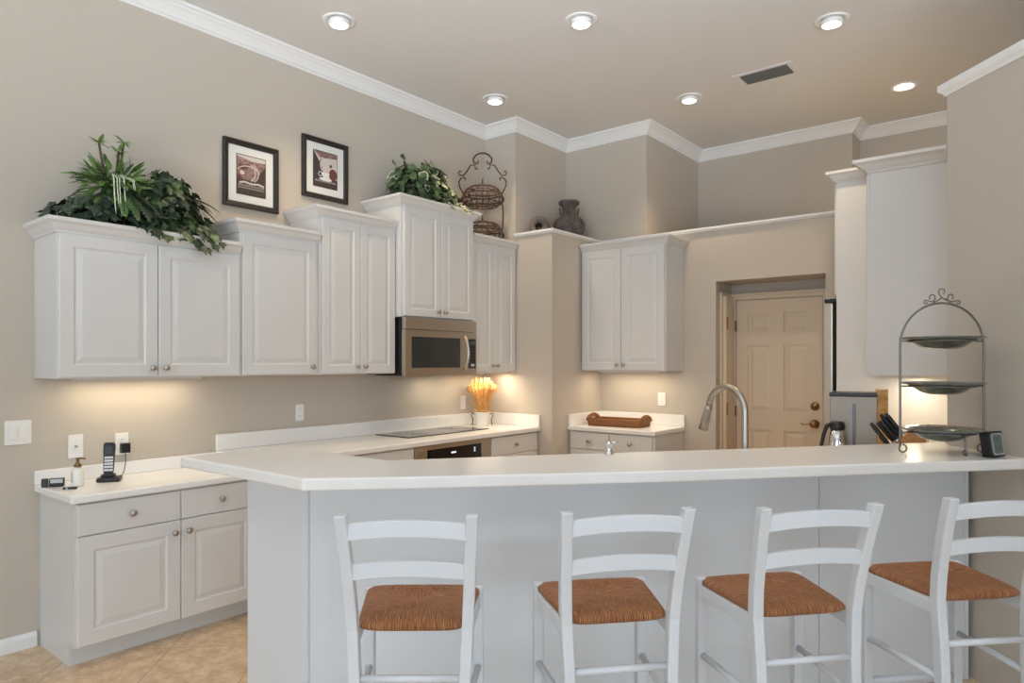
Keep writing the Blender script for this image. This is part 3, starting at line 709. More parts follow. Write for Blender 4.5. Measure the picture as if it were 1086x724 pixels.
# ------------------------------------------------------------------ right worktop: steel appliance, card box, knife block, carafe, rack
t = thing('countertop_appliance', 'tall stainless steel countertop appliance with black lid and vertical slot', 'appliance', (-0.935,4.255,0.9145), math.radians(11))
MB().box(-0.118, 0.118, -0.13, 0.13, 0.0, 0.366).build('housing', 'dull_steel', t, bevel=0.004)
MB().box(-0.122, 0.118, -0.134, 0.13, 0.3665, 0.384).build('lid', 'black', t, bevel=0.004)
MB().box(-0.004, 0.012, -0.1335, -0.1302, 0.08, 0.325).build('slot_window', 'slot', t, bevel=0.003)
t = thing('gift_box', 'narrow golden tan box standing between steel appliance and knives', 'box', (-0.895,4.80,0.9145), math.radians(11))
mb = MB().box(-0.035, 0.035, -0.05, 0.05, 0.0, 0.385); mb.build('carton', 'gold', t, bevel=0.002)
t = thing('thermal_carafe', 'black and steel thermal carafe standing before the steel appliance', 'carafe', (-0.972,4.045,0.9145), math.radians(14))
MB().lathe([(0,0),(0.050,0),(0.053,0.01),(0.053,0.06),(0.046,0.14),(0.036,0.185),(0,0.187)], 32).build('body', 'chrome', t)
MB().lathe([(0,0.187),(0.037,0.187),(0.039,0.20),(0.036,0.222),(0.028,0.230),(0,0.230)], 32).build('lid', 'black', t)
MB().tube([(-0.030,0,0.215),(-0.052,0,0.205),(-0.068,0,0.16),(-0.080,0,0.10),(-0.080,0,0.05),(-0.062,0,0.03),(-0.050,0,0.03)], [0.012,0.012,0.010,0.010,0.010,0.010,0.009], 10).build('handle', 'black', t)

KB = (-0.640, 4.140); KR = math.radians(12)
t = thing('knife_block', 'slanted honey oak knife block under the white wall cabinet', 'knife block', (KB[0], KB[1], 0.9145), KR)
mb = MB(); pr = [(-0.100,0.0),(0.120,0.0),(0.060,0.190),(-0.005,0.190),(-0.100,0.100)]
v = [(x,-0.055,z) for x,z in pr]+[(x,0.055,z) for x,z in pr]; n = len(pr)
mb.add(v, [tuple(range(n)), tuple(range(2*n-1,n-1,-1))]+[(i,n+i,n+(i+1) % n,(i+1) % n) for i in range(n)])
mb.build('block', 'wood', t, bevel=0.004)
# face between (-0.105,.085) and (-0.025,.165): knives leave along (-0.6,0.8)
kd = Vector((-0.60, 0, 0.80)).normalized(); ktan = Vector((0.707, 0, 0.707))
klabels = ['black knife handle nearest the steel appliance, lowest in the block', 'black knife handle second lowest in the oak block',
           'black knife handle in middle of oak knife block', 'longest black knife handle rising highest from oak block',
           'black knife handle just behind the plate stand post', 'short black handle low at side of oak block']
spots = [(0.012,-0.035,0.15,0.011),(0.040,0.0,0.13,0.011),(0.058,-0.028,0.13,0.011),(0.078,0.012,0.15,0.012),(0.100,-0.012,0.14,0.011),(0.004,0.030,0.07,0.010)]
rot = Matrix.Rotation(KR, 4, 'Z')
for (s_, y_, L_, r_), lab in zip(spots, klabels):
    base = Vector((-0.100, y_, 0.100)) + ktan*s_
    wpos = rot @ base
    o = thing('kitchen_knife', lab, 'knife', (KB[0]+wpos.x, KB[1]+wpos.y, 0.9145+wpos.z), KR, 'knives in the oak block')
    mb = MB(); pts = [kd*x for x in (0.004, 0.03, L_*0.5, L_*0.8, L_)]
    mb.tube(pts, [r_*0.8, r_, r_*0.95, r_*1.1, r_*0.7], 10); mb.build('handle', 'black', o)
    mb = MB().tube([kd*-0.01 + Vector((0,0,0.0)), kd*0.006], r_*1.02, 10); mb.build('bolster', 'chrome', o)
t = thing('wire_rack', 'small tan wire rack on the worktop behind lowest bowl', 'rack', (-0.575,4.62,0.9145), math.radians(9))
mb = MB()
for z in (0.12, 0.155, 0.19):
    mb.tube([(-0.045,-0.03,z),(0.045,-0.03,z),(0.045,0.03,z),(-0.045,0.03,z)], 0.003, 6, closed=True)
for x in (-0.045, 0.045):
    for y in (-0.03, 0.03): mb.tube([(x,y,0.0),(x,y,0.195)], 0.003, 6)
mb.build('frame', 'gold', t)
# ------------------------------------------------------------------ things on the left counters
def wall_plate(label, y0, y1, z0, z1, kind, cat='outlet', loc=None, rz=R90):
    w_ = y1-y0; h = z1-z0
    t = thing('wall_switch' if kind == 'switch' else ('cable_plate' if kind == 'jack' else 'wall_outlet'), label, cat, loc or (WX, (y0+y1)/2, (z0+z1)/2), rz)
    mb = MB(); rr_plate(mb, w_/2, h/2, 0.005, -0.006, -0.0005); mb.build('cover_plate', 'plastic', t, bevel=0.002)
    if kind == 'switch':
        for x in (-w_*0.2, w_*0.2): MB().box(x-0.017, x+0.017, -0.0125, -0.0062, -0.034, 0.034).build('rocker', 'plastic', t, bevel=0.002)
    elif kind == 'jack':
        MB().lathe([(0,0),(0.008,0),(0.006,0.008),(0,0.008)], 12).xf(Matrix.Translation((0,-0.006,0)) @ rotx).build('coax_jack', 'nickel', t)
    else:
        for z in (-0.024, 0.024):
            mb = MB(); rr_plate(mb, 0.016, 0.014, 0.006, -0.0078, -0.0062, z); o = mb.build('socket', 'plastic', t)
            mb = MB()
            for x in (-0.006, 0.006): mb.box(x-0.001, x+0.001, -0.0084, -0.0079, z-0.002, z+0.006)
            mb.build('slot', 'darkgrey', o)
    return t
wall_plate('white double rocker switch plate left of low counter', 1.062, 1.178, 1.050, 1.174, 'switch', 'light switch')
wall_plate('white cable jack plate above the lotion bottle', 1.345, 1.417, 0.955, 1.080, 'jack', 'wall plate')
wall_plate('white outlet with a black adapter plugged in', 1.578, 1.648, 0.948, 1.070, 'outlet')
wall_plate('white outlet on left wall above long countertop, left of the cooktop', 2.735, 2.802, 1.062, 1.176, 'outlet')
wall_plate('white outlet just left of the straw sheaf', 4.397, 4.462, 1.055, 1.175, 'outlet')
wall_plate('white outlet above right end of tray counter', 0, 0.074, 0, 0.118, 'outlet', loc=(-2.765,5.519,1.145), rz=0)

t = thing('power_adapter', 'black plug adapter with thin cord in left wall outlet', 'adapter', (WX, 1.622, 0.985), R90)
MB().box(-0.024, 0.024, -0.040, -0.009, -0.026, 0.028).build('plug_body', 'black', t, bevel=0.004)
MB().tube([(0,-0.03,-0.026),(0,-0.032,-0.055),(-0.004,-0.04,-0.085),(-0.025,-0.07,-0.125),(-0.055,-0.11,-0.1455),(-0.075,-0.150,-0.1465)], 0.0022, 8).build('cord', 'darkgrey', t)

ZL = 0.8365
t = thing('cordless_phone', 'black cordless phone standing in charging base on low counter', 'phone', (-3.965,1.475,ZL), math.radians(58))
MB().box(-0.050, 0.060, -0.045, 0.045, 0.0, 0.022).build('charging_base', 'black', t, bevel=0.008, seg=3)
MB().box(-0.032, 0.032, -0.022, 0.030, 0.0225, 0.038).build('cradle', 'black', t, bevel=0.005)
tl = Matrix.Translation((0,0.002,0.030)) @ Matrix.Rotation(math.radians(-10), 4, 'X')
mb = MB(); v = []; f = []
secs = [(0.0,0.020,0.012),(0.03,0.024,0.013),(0.09,0.025,0.014),(0.14,0.0275,0.015),(0.165,0.027,0.014),(0.175,0.021,0.011)]
for z, hw, hd in secs: v += [(-hw,-hd,z),(hw,-hd,z),(hw,hd,z),(-hw,hd,z)]
for i in range(len(secs)-1):
    for j in range(4): f.append((i*4+j, i*4+(j+1) % 4, (i+1)*4+(j+1) % 4, (i+1)*4+j))
f += [(3,2,1,0), tuple((len(secs)-1)*4+j for j in range(4))]
mb.add(v, f); mb.xf(tl); hs = mb.build('handset', 'black', t, bevel=0.004, seg=3)
MB().box(-0.018, 0.018, -0.0165, -0.0135, 0.112, 0.152).xf(tl).build('screen', 'screen', hs)
mb = MB()
for r in range(5):
    for c in range(3): mb.box(-0.019+c*0.0140, -0.0062+c*0.0140, -0.0165, -0.0130, 0.022+r*0.0165, 0.0335+r*0.0165); mb.xf(tl)
mb.build('keypad', 'key', hs)

t = thing('lotion_bottle', 'cream lotion bottle with bronze pump on low counter', 'bottle', (-3.93,1.318,ZL), math.radians(50))
MB().lathe([(0,0),(0.027,0),(0.029,0.004),(0.029,0.075),(0.026,0.086),(0.014,0.094),(0.014,0.098),(0,0.098)], 28).build('body', 'ceramic', t)
mb = MB(); n = 10
v = [(0.0293*math.cos(a), 0.0293*math.sin(a), z) for z in (0.02,0.07) for a in [PI*1.12+k*0.09 for k in range(n)]]
mb.add(v, [(i,i+1,n+i+1,n+i) for i in range(n-1)], 0, True); mb.build('label_patch', 'p_cream', t)
MB().lathe([(0,0.0985),(0.018,0.0985),(0.018,0.108),(0.008,0.118),(0.006,0.135),(0.009,0.136),(0.009,0.143),(0,0.144)], 20).build('pump_head', 'pump', t)
MB().tube([(0,0,0.140),(0.02,0,0.142),(0.036,0,0.137)], 0.0042, 8).build('spout', 'pump', t)

t = thing('trinket_box', 'small black and silver box at left end of low counter', 'box', (-4.00,1.245,ZL), math.radians(62))
MB().box(-0.030, 0.034, -0.016, 0.016, 0.0, 0.042).build('front_block', 'black', t, bevel=0.003)
MB().box(-0.024, 0.030, -0.018, -0.0162, 0.020, 0.040).build('silver_face', 'silver', t)
MB().box(-0.064, -0.036, -0.014, 0.016, 0.0, 0.042).build('end_block', 'darkgrey', t, bevel=0.003)
t = thing('key_fob', 'small flat black object lying before the lotion bottle', 'gadget', (-3.865,1.262,ZL), math.radians(55))
MB().box(-0.030, 0.030, -0.010, 0.010, 0.0, 0.010).build('body', 'black', t, bevel=0.002)
MB().box(-0.016, -0.008, -0.0108, -0.0102, 0.002, 0.008).build('silver_stud', 'silver', t)

# straw sheaf in a white pot on the long counter
ZC = 0.9155
t = thing('wheat_sheaf', 'golden straw sheaf flaring from small white pot beside cooktop', 'straw sheaf', (-3.955,4.470,ZC), math.radians(39))
MB().lathe([(0,0),(0.052,0),(0.056,0.004),(0.068,0.115),(0.071,0.122),(0.064,0.122),(0.060,0.112),(0,0.108)], 28).build('pot', 'ceramic', t)
mb = MB()
for k in range(120):
    a = random.random()*2*PI; q = math.sqrt(random.random()) if k > 64 else rv_(0.93, 1.0)
    tw = rv_(-0.08, 0.08); h = 0.425-0.085*q**3+rv_(-0.012, 0.008)
    cs, sn = math.cos(a+tw), math.sin(a+tw)
    prf = [(0.060,0.109),(0.064,0.15),(0.066,0.19),(0.076,0.235),(0.096,0.285),(0.122,0.335*h/0.38),(0.130*rv_(0.93,1.04),h)]
    mb.tube([(r*q*cs, r*q*sn, z) for r, z in prf], [0.0036,0.0034,0.0034,0.0034,0.0036,0.0060,0.0036], 5)
mb.build('straw_stalks', 'straw', t)
MB().tube([(0.066*math.cos(2*PI*k/24), 0.066*math.sin(2*PI*k/24), 0.133+0.003*math.sin(5*k)) for k in range(24)], 0.007, 6, closed=True).build('raffia_tie', 'straw', t)
mb = MB()
for sx in (-1, 1):
    mb.tube([(sx*0.070,0.0,0.10),(sx*0.090,0,0.112),(sx*0.098,0,0.095),(sx*0.088,0,0.080),(sx*0.080,0,0.05),(sx*0.086,0,0.004)], 0.004, 8)
mb.build('wire_holder', 'iron', t)

# wicker tray
t = thing('wicker_tray', 'oblong brown wicker tray with two loop handles', 'tray', (-3.035,5.235,0.9155), math.radians(4))
hw, hd = 0.250, 0.130
mb = MB(); mb.box(-hw+0.01, hw-0.01, -hd+0.01, hd-0.01, 0.0, 0.012); mb.build('base', 'wicker', t)
mb = MB(); pr = rrect(hw, hd, 0.03, 6)
for k in range(6): mb.tube([(x*(0.97+0.008*k), y*(0.97+0.008*k), 0.012+0.009*k) for x, y in pr], 0.0062, 6, closed=True)
mb.build('woven_rim', 'wicker', t)
for sx in (-1, 1):
    mb = MB(); 
    for dz, yw in ((0.0,0.120),(0.011,0.122),(0.022,0.124)): mb.tube([(sx*(hw+0.002), -yw+2*yw*k/18, 0.046+(0.030+dz)*math.sin(PI*k/18)**0.55) for k in range(19)], 0.0075, 8)
    for y0_ in (-0.09,-0.07,-0.05,0.05,0.07,0.09): mb.tube([(sx*(hw+0.002), y0_, 0.05),(sx*(hw+0.002), y0_, 0.085)], 0.0095, 6)
    mb.build('handle', 'wicker', t)
# ------------------------------------------------------------------ framed prints
def tube2(mb, pts, w_, y, m):   # flat ribbon in the picture plane
    v = []; n = len(pts)
    for i in range(n):
        a = Vector(pts[max(0,i-1)]); b = Vector(pts[min(n-1,i+1)]); d = (b-a).normalized(); q = Vector((-d.y, d.x))*w_/2
        p = Vector(pts[i]); v += [(p.x+q.x, y, p.y+q.y),(p.x-q.x, y, p.y-q.y)]
    mb.add(v, [(2*i,2*i+1,2*i+3,2*i+2) for i in range(n-1)], m)
def poly2(mb, pts, y, m): mb.add([(x,y,z) for x,z in pts], [tuple(range(len(pts)))], m)
def circ(cx_, cz_, rx, rz_, n=20, a0=0, a1=2*PI): return [(cx_+rx*math.cos(a0+(a1-a0)*k/n), cz_+rz_*math.sin(a0+(a1-a0)*k/n)) for k in range(n+1)]
def framed(label, yc, zc, art):
    t = thing('framed_print', label, 'framed picture', (WX, yc, zc), R90, 'framed prints above the cabinets')
    W, Hh, fw = 0.388, 0.432, 0.036
    mb = MB(); o = [(-W/2,-Hh/2),(W/2,-Hh/2),(W/2,Hh/2),(-W/2,Hh/2)]
    ins = [(0,-0.002),(0,-0.024),(0.006,-0.028),(fw-0.008,-0.022),(fw,-0.014),(fw,-0.002)]
    v = []
    for i_, y in ins: v += [(x-math.copysign(i_,x), y, z-math.copysign(i_,z)) for x, z in o]
    k = len(ins); f = [(a*4+j, a*4+(j+1) % 4, ((a+1) % k)*4+(j+1) % 4, ((a+1) % k)*4+j) for a in range(k) for j in range(4)]
    mb.add(v, f); mb.build('frame', 'frame', t)
    MB().box(-W/2+fw-0.001, W/2-fw+0.001, -0.010, -0.004, -Hh/2+fw-0.001, Hh/2-fw+0.001).build('mat_board', 'mat_board', t)
    mb = MB(); mb.box(-0.104, 0.104, -0.0125, -0.0103, -0.130, 0.130, 0)
    y = -0.0130
    if art == 0:
        poly2(mb, [(-0.10,-0.03),(0.02,-0.03),(0.10,0.08),(0.10,0.125),(-0.10,0.125)], y, 1)
        poly2(mb, [(-0.10,0.125),(0.10,0.125),(0.10,0.10),(0.0,0.095),(-0.10,0.115)], y-0.0003, 2)
        poly2(mb, circ(-0.060,0.050,0.030,0.018), y-0.0004, 3); poly2(mb, circ(-0.065,0.012,0.016,0.013), y-0.0006, 2); poly2(mb, [(-0.10,-0.03),(-0.06,-0.03),(-0.075,-0.005),(-0.10,0.0)], y-0.0004, 3)
        tube2(mb, [(p[0], p[1]) for p in circ(-0.02,0.02,0.075,0.04,18,PI*0.95,PI*0.05)], 0.006, y-0.0007, 2)
        tube2(mb, [(p[0], p[1]) for p in circ(-0.01,0.02,0.060,0.060,14,PI*0.35,-PI*0.35)], 0.006, y-0.0008, 2)
        tube2(mb, [(p[0], p[1]) for p in circ(-0.03,0.02,0.058,0.06,14,PI*0.35,-PI*0.35)], 0.007, y-0.0009, 2)
        tube2(mb, [(-0.085,-0.055),(-0.05,-0.045),(0.0,-0.052),(0.05,-0.046),(0.09,-0.055)], 0.012, y-0.0005, 2)
        for r, zz in enumerate((-0.068,-0.084)):
            tube2(mb, [(-0.092+0.006*k, zz+(0.006 if k % 2 else -0.004)) for k in range(31)], 0.0035, y-0.0006, 2)
    else:
        poly2(mb, [(-0.10,0.125),(0.10,0.125),(0.10,-0.06),(-0.02,-0.06),(-0.03,0.02)], y, 2)
        poly2(mb, [(-0.095,0.125),(0.10,0.125),(0.10,0.095),(-0.05,0.08)], y-0.0003, 1)
        poly2(mb, circ(0.065,-0.025,0.036,0.042), y-0.0004, 3)
        poly2(mb, circ(0.045,0.035,0.010,0.012), y-0.0005, 0)
        tube2(mb, circ(-0.01,0.03,0.032,0.045,16,PI*0.6,PI*1.5), 0.010, y-0.0006, 2)
        tube2(mb, circ(-0.022,0.03,0.030,0.045,16,PI*0.6,PI*1.5), 0.006, y-0.0007, 0)
        poly2(mb, [(-0.035,-0.02),(0.035,-0.02),(0.025,-0.055),(-0.022,-0.055)], y-0.0008, 4)
        poly2(mb, circ(0.0,-0.068,0.055,0.012), y-0.0009, 4)
        tube2(mb, circ(-0.045,-0.035,0.014,0.016,14), 0.005, y-0.0009, 4)
        tube2(mb, [(-0.085+0.0065*k, -0.085+(0.007 if k % 2 else -0.006)) for k in range(27)], 0.004, y-0.0010, 4)
    mb.build('print', ['p_brown','p_pink','p_cream','p_red','mat_board'], t, recalc=False)
framed('dark framed print with white mat nearest the large greenery', 2.399, 2.686, 0)
framed('dark framed print with white mat hung higher, above double cabinet', 2.975, 2.853, 1)

# ------------------------------------------------------------------ plants on the cabinets
IVY = [(0,0),(0.22,-0.16),(0.46,-0.08),(0.36,0.14),(0.52,0.36),(0.28,0.42),(0.16,0.60),(0,1.0),(-0.16,0.60),(-0.28,0.42),(-0.52,0.36),(-0.36,0.14),(-0.46,-0.08),(-0.22,-0.16)]
HEART = [(0,0.02),(0.20,-0.10),(0.40,0.02),(0.44,0.26),(0.32,0.55),(0.14,0.82),(0,1.0),(-0.14,0.82),(-0.32,0.55),(-0.44,0.26),(-0.40,0.02),(-0.20,-0.10)]
def leaf(mb, shape, pos, tip, nor, size, m=0, edge=None):
    tip = Vector(tip).normalized(); nor = Vector(nor); nor = (nor-tip*nor.dot(tip)); nor = nor.normalized() if nor.length > 1e-4 else tip.orthogonal().normalized()
    sd_ = tip.cross(nor); P = Vector(pos)
    def pt(x, y, k=1.0, h=0.0):
        cup = -0.16*abs(x) - 0.18*y*y
        return P + sd_*(x*size*k) + tip*(((y-0.35)*k+0.35)*size) + nor*((cup+h)*size)
    v = [pt(0, 0.35, 1, 0.02)]+[pt(x, y) for x, y in shape]; n = len(shape)
    if edge is None:
        mb.add(v, [(0, i+1, (i+1) % n+1) for i in range(n)], m, True)
    else:
        v = [pt(0,0.35,1,0.02)]+[pt(x,y,0.72) for x,y in shape]+[pt(x,y) for x,y in shape]
        mb.add(v, [(0, i+1, (i+1) % n+1) for i in range(n)], m, True)
        o = mb.mark
        for i in range(n):
            mb.f.append((o+1+i, o+1+n+i, o+1+n+(i+1) % n, o+1+(i+1) % n)); mb.m.append(edge); mb.s.append(True)
def rv(a, b): return random.uniform(a, b)
def foliage_mound(mb, c, rx, ry, rz_, count, size, shape, mats=(0,1), lo=-0.2, edge=None, edge_p=0.0):
    for k in range(count):
        th = rv(0, 2*PI); u = rv(lo, 1); q = math.sqrt(max(0, 1-u*u)); rr = rv(0.72, 1.04)
        d = Vector((q*math.cos(th), q*math.sin(th), u))
        p = Vector((c[0]+d.x*rx*rr, c[1]+d.y*ry*rr, c[2]+d.z*rz_*rr))
        if p.x < WX+0.03: p.x = WX+0.03+rv(0, 0.02)
        nor = d + Vector((rv(-.5,.5), rv(-.5,.5), rv(0,.7))); tip = Vector((d.x*0.6+rv(-.5,.5), d.y*0.6+rv(-.5,.5), -0.5+rv(-.4,.4)))
        leaf(mb, shape, p, tip, nor, size*rv(0.7,1.2), mats[0] if random.random() < 0.6 else mats[1], edge if random.random() < edge_p else None)
def trail(mb, stem, pts, size, shape, mats=(0,1), step=0.03, edge=None, ep=0.0):
    P = [Vector(p) for p in pts]; stem.tube(P, 0.0022, 5)
    for i in range(len(P)-1):
        n = max(1, int((P[i+1]-P[i]).length/step)); d = (P[i+1]-P[i]).normalized()
        for k in range(n):
            p = P[i].lerp(P[i+1], (k+rv(0,1))/n); s_ = 1 if random.random() < .5 else -1
            side = d.cross(Vector((0.7,0,0.7))).normalized()*s_
            leaf(mb, shape, p+side*0.005, side+d*0.6+Vector((0.2,0,-0.2)), Vector((1,0,0.5))+Vector((rv(-.4,.4),rv(-.4,.4),rv(-.3,.3))), size*rv(.75,1.15), mats[0] if random.random() < .6 else mats[1], edge if random.random() < ep else None)
def frond(mb, stem, base, dirv, length, droop, width, pairs=16, m=0):
    P = []; d = Vector(dirv).normalized(); p = Vector(base)
    for i in range(pairs+1):
        P.append(p.copy()); d = (d + Vector((0,0,-droop/pairs))).normalized(); p = p + d*(length/pairs)
    stem.tube(P, 0.0022, 5)
    for i in range(1, pairs+1):
        t_ = i/pairs; d = (P[i]-P[i-1]).normalized(); side = d.cross(Vector((0,0,1)))
        side = side.normalized() if side.length > 1e-3 else Vector((0,1,0)); nor = side.cross(d)
        L_ = width*(1-0.80*t_**1.5)*(0.55+0.45*min(1, t_*4))
        for s_ in (-1, 1):
            a = P[i]; tp = a + side*s_*L_ + d*L_*0.35 - nor*0.15*L_; mid_ = a.lerp(tp, 0.5)+nor*0.05*L_; wv = d*(length/pairs)*0.46
            mb.add([a-wv*0.6, mid_-wv, tp, mid_+wv, a+wv*0.6], [(0,1,2,3,4)], m, True)
    leaf(mb, HEART, P[-1], d, Vector((0,0,1)), width*0.25, m)
def ribbon(mb, pts, w_, m_edge, m_mid):
    P = [Vector(p) for p in pts]; n = len(P); v = []
    for i in range(n):
        d = (P[min(n-1,i+1)]-P[max(0,i-1)]).normalized(); sd_ = d.cross(Vector((0.6,-0.75,0.25))).normalized()
        k = w_*math.sin(PI*min(0.97, 0.12+0.88*i/(n-1)))**0.7/2
        v += [P[i]-sd_*k, P[i]-sd_*k*0.4, P[i]+sd_*k*0.4, P[i]+sd_*k]
    for c, m in ((0,m_edge),(1,m_mid),(2,m_edge)):
        pass
    mb.add(v, [(4*i+1,4*i+2,4*i+6,4*i+5) for i in range(n-1)], m_mid, True); o = mb.mark
    for i in range(n-1):
        for a in (0, 2): mb.f.append((o+4*i+a, o+4*i+a+1, o+4*i+a+5, o+4*i+a+4)); mb.m.append(m_edge); mb.s.append(True)

T1 = 2.15   # top of the widest cabinet
bx, by = -3.97, 1.49
t = thing('potted_fern', 'bushy fern and spider plant greenery on widest cabinet, left of the ivy', 'plant', (0,0,0))
mb = MB(); mb.lathe([(0,0),(0.070,0),(0.085,0.11),(0.088,0.12),(0.078,0.12),(0.07,0.10),(0,0.10)], 24).xf(Matrix.Translation((bx,by,T1+0.001))); mb.build('basket', 'basket', t)
fm, sm, sp, hm = MB(), MB(), MB(), MB()
LANCE = [(0,0),(0.13,0.22),(0.16,0.5),(0.10,0.8),(0,1),(-0.10,0.8),(-0.16,0.5),(-0.13,0.22)]
for k in range(9):
    a = k*0.72; frond(fm, sm, (bx+0.02, by+rv(-.03,.03), T1+0.22+rv(0,.05)), (0.6*math.cos(a)+0.25, 0.95*math.sin(a), 0.75+rv(-.2,.3)), rv(0.18,0.25), 1.5, 0.060, 12, 0)
for dv_, l_, dr, m_ in (((0.30,-1,0.25),0.27,0.30,0),((0.45,-0.95,0.0),0.26,0.5,0),((0.35,-1.0,-0.25),0.27,0.6,1),((0.5,-0.85,-0.35),0.24,0.6,1),((0.9,0.05,-0.35),0.26,1.0,0),((0.9,0.30,-0.30),0.27,1.0,1),((0.8,0.60,-0.15),0.27,1.0,1),((0.9,-0.25,-0.5),0.24,0.7,0)):
    frond(fm, sm, (bx+0.08, by+0.02, T1+0.24), dv_, l_, dr, 0.062, 13, m_)
for (dy, dz, s_) in ((-0.080,0.19,1),(0.040,0.225,-1),(0.015,0.17,1)):
    tip = Vector((bx+0.06, by+dy, T1+0.27+dz)); sm.tube([(bx+0.03, by+dy*0.3, T1+0.24),(bx+0.05, by+dy*0.8, T1+0.27+dz*0.6), tip], 0.006, 6)
    for k in range(13):
        a = 2*PI*k/13; leaf(hm, LANCE, tip, (0.6*math.cos(a)+0.1, math.sin(a), rv(-0.3,0.7)), (0.3,0,1), rv(0.045,0.075), 3)
for k in range(170):
    a = rv(0, 2*PI); u = rv(-0.6,1); q = math.sqrt(1-u*u); r = rv(0.6,1.0)
    d = Vector((q*math.cos(a), q*math.sin(a), u))
    p = Vector((bx+0.04+d.x*0.10*r, by+d.y*0.16*r, T1+0.245+d.z*0.125*r))
    leaf(hm, LANCE, p, d+Vector((0.1,rv(-.5,.5),rv(-.6,.3))), d+Vector((0.4,0,0.6)), rv(0.06,0.11), 3 if random.random() < .6 else 0)
for (y_, z_, l_, dz) in ((0.08,0.30,0.17,0.22),(0.07,0.25,0.17,-0.10),(0.06,0.22,0.15,-0.25)):   # broad glossy leaves to the right
    leaf(hm, LANCE, (bx+0.08, by+y_, T1+z_), (0.15,1,dz), (0.7,0,1), l_, 3)
leaf(hm, LANCE, (bx+0.06, by-0.06, T1+0.29), (0.05,-1,0.06), (0.5,0,1), 0.20, 3)
for (y0_, y1_, drop, w_) in ((-0.05,-0.055,0.20,0.007),(-0.03,-0.028,0.21,0.006),(-0.045,-0.04,0.16,0.006),(-0.015,-0.005,0.19,0.006),(-0.01,0.04,0.06,0.012)):
    x0_ = bx+0.10; ribbon(sp, [(x0_, by+y0_+0.01, T1+0.27),(x0_+0.045, by+y0_, T1+0.295),(x0_+0.08, by+y1_, T1+0.27),(x0_+0.09, by+y1_, T1+0.26-drop*0.4),(x0_+0.092, by+y1_+0.004, T1+0.27-drop*0.8),(x0_+0.09, by+y1_+0.008, T1+0.28-drop)], w_, 1, 1 if drop > .1 else 0)
ribbon(sp, [(bx+0.11, by+0.02, T1+0.28),(bx+0.14, by+0.055, T1+0.29),(bx+0.15, by+0.085, T1+0.25),(bx+0.15, by+0.08, T1+0.20),(bx+0.14, by+0.05, T1+0.165)], 0.012, 0, 0)
foliage_mound(hm, (bx+0.06, by-0.06, T1+0.05), 0.14, 0.27, 0.13, 230, 0.058, IVY, (1,2), lo=-0.1)
foliage_mound(hm, (bx+0.10, by+0.08, T1+0.06), 0.12, 0.16, 0.12, 90, 0.052, IVY, (1,2), lo=-0.1)
trail(hm, sm, [(bx+0.08, by-0.18, T1+0.07),(bx+0.10, by-0.23, T1+0.05),(bx+0.11, by-0.27, T1+0.04)], 0.045, IVY, (1,2), 0.02)
fm.build('fern_fronds', ['fern','fern_dark'], t, recalc=False); sm.build('stems', 'stem', t); sp.build('striped_leaves', ['leaf2','stripe'], t, recalc=False); hm.build('broad_leaves', ['leaf2','leaf','fern_dark','leaf_bright'], t, recalc=False)

t = thing('potted_ivy', 'wide dark ivy mound spilling over right end of widest cabinet', 'plant', (0,0,0))
MB().lathe([(0,0),(0.08,0),(0.10,0.13),(0.105,0.14),(0.09,0.14),(0,0.12)], 24).xf(Matrix.Translation((-3.97,1.80,T1+0.001))).build('basket', 'basket', t)
lm, sm, fm = MB(), MB(), MB()
foliage_mound(lm, (-3.94,1.75,T1+0.13), 0.17, 0.215, 0.255, 430, 0.058, IVY, (0,1), lo=-0.45)
foliage_mound(lm, (-3.88,1.66,T1+0.08), 0.12, 0.15, 0.13, 90, 0.055, IVY, (0,1), lo=-0.3)
for dv_, l_ in (((0.5,0.9,0.35),0.24),((0.4,1.0,0.1),0.24),((0.7,0.6,0.2),0.22),((0.8,-0.1,0.1),0.22),((0.8,-0.5,0.0),0.22)):
    frond(fm, sm, (-3.90,1.80,T1+0.24), dv_, l_, 1.1, 0.05, 14, 0)
for pts in ([(-3.84,1.72,T1+0.07),(-3.77,1.78,T1+0.055),(-3.752,1.83,T1+0.01),(-3.748,1.87,T1-0.03),(-3.745,1.91,T1-0.04)],
            [(-3.84,1.80,T1+0.08),(-3.76,1.88,T1+0.05),(-3.748,1.92,T1+0.0),(-3.745,1.96,T1-0.02)],
            [(-3.84,1.55,T1+0.06),(-3.77,1.58,T1+0.05),(-3.752,1.62,T1+0.02),(-3.748,1.70,T1-0.01)],
            [(-3.84,1.85,T1+0.10),(-3.76,1.93,T1+0.06),(-3.75,1.96,T1+0.035),(-3.75,2.0,T1+0.0)]):
    trail(lm, sm, pts, 0.058, IVY, (0,1), 0.018)
lm.build('ivy_leaves', ['leaf','leaf2'], t, recalc=False); fm.build('fern_fronds', 'fern_dark', t, recalc=False); sm.build('stems', 'stem', t)

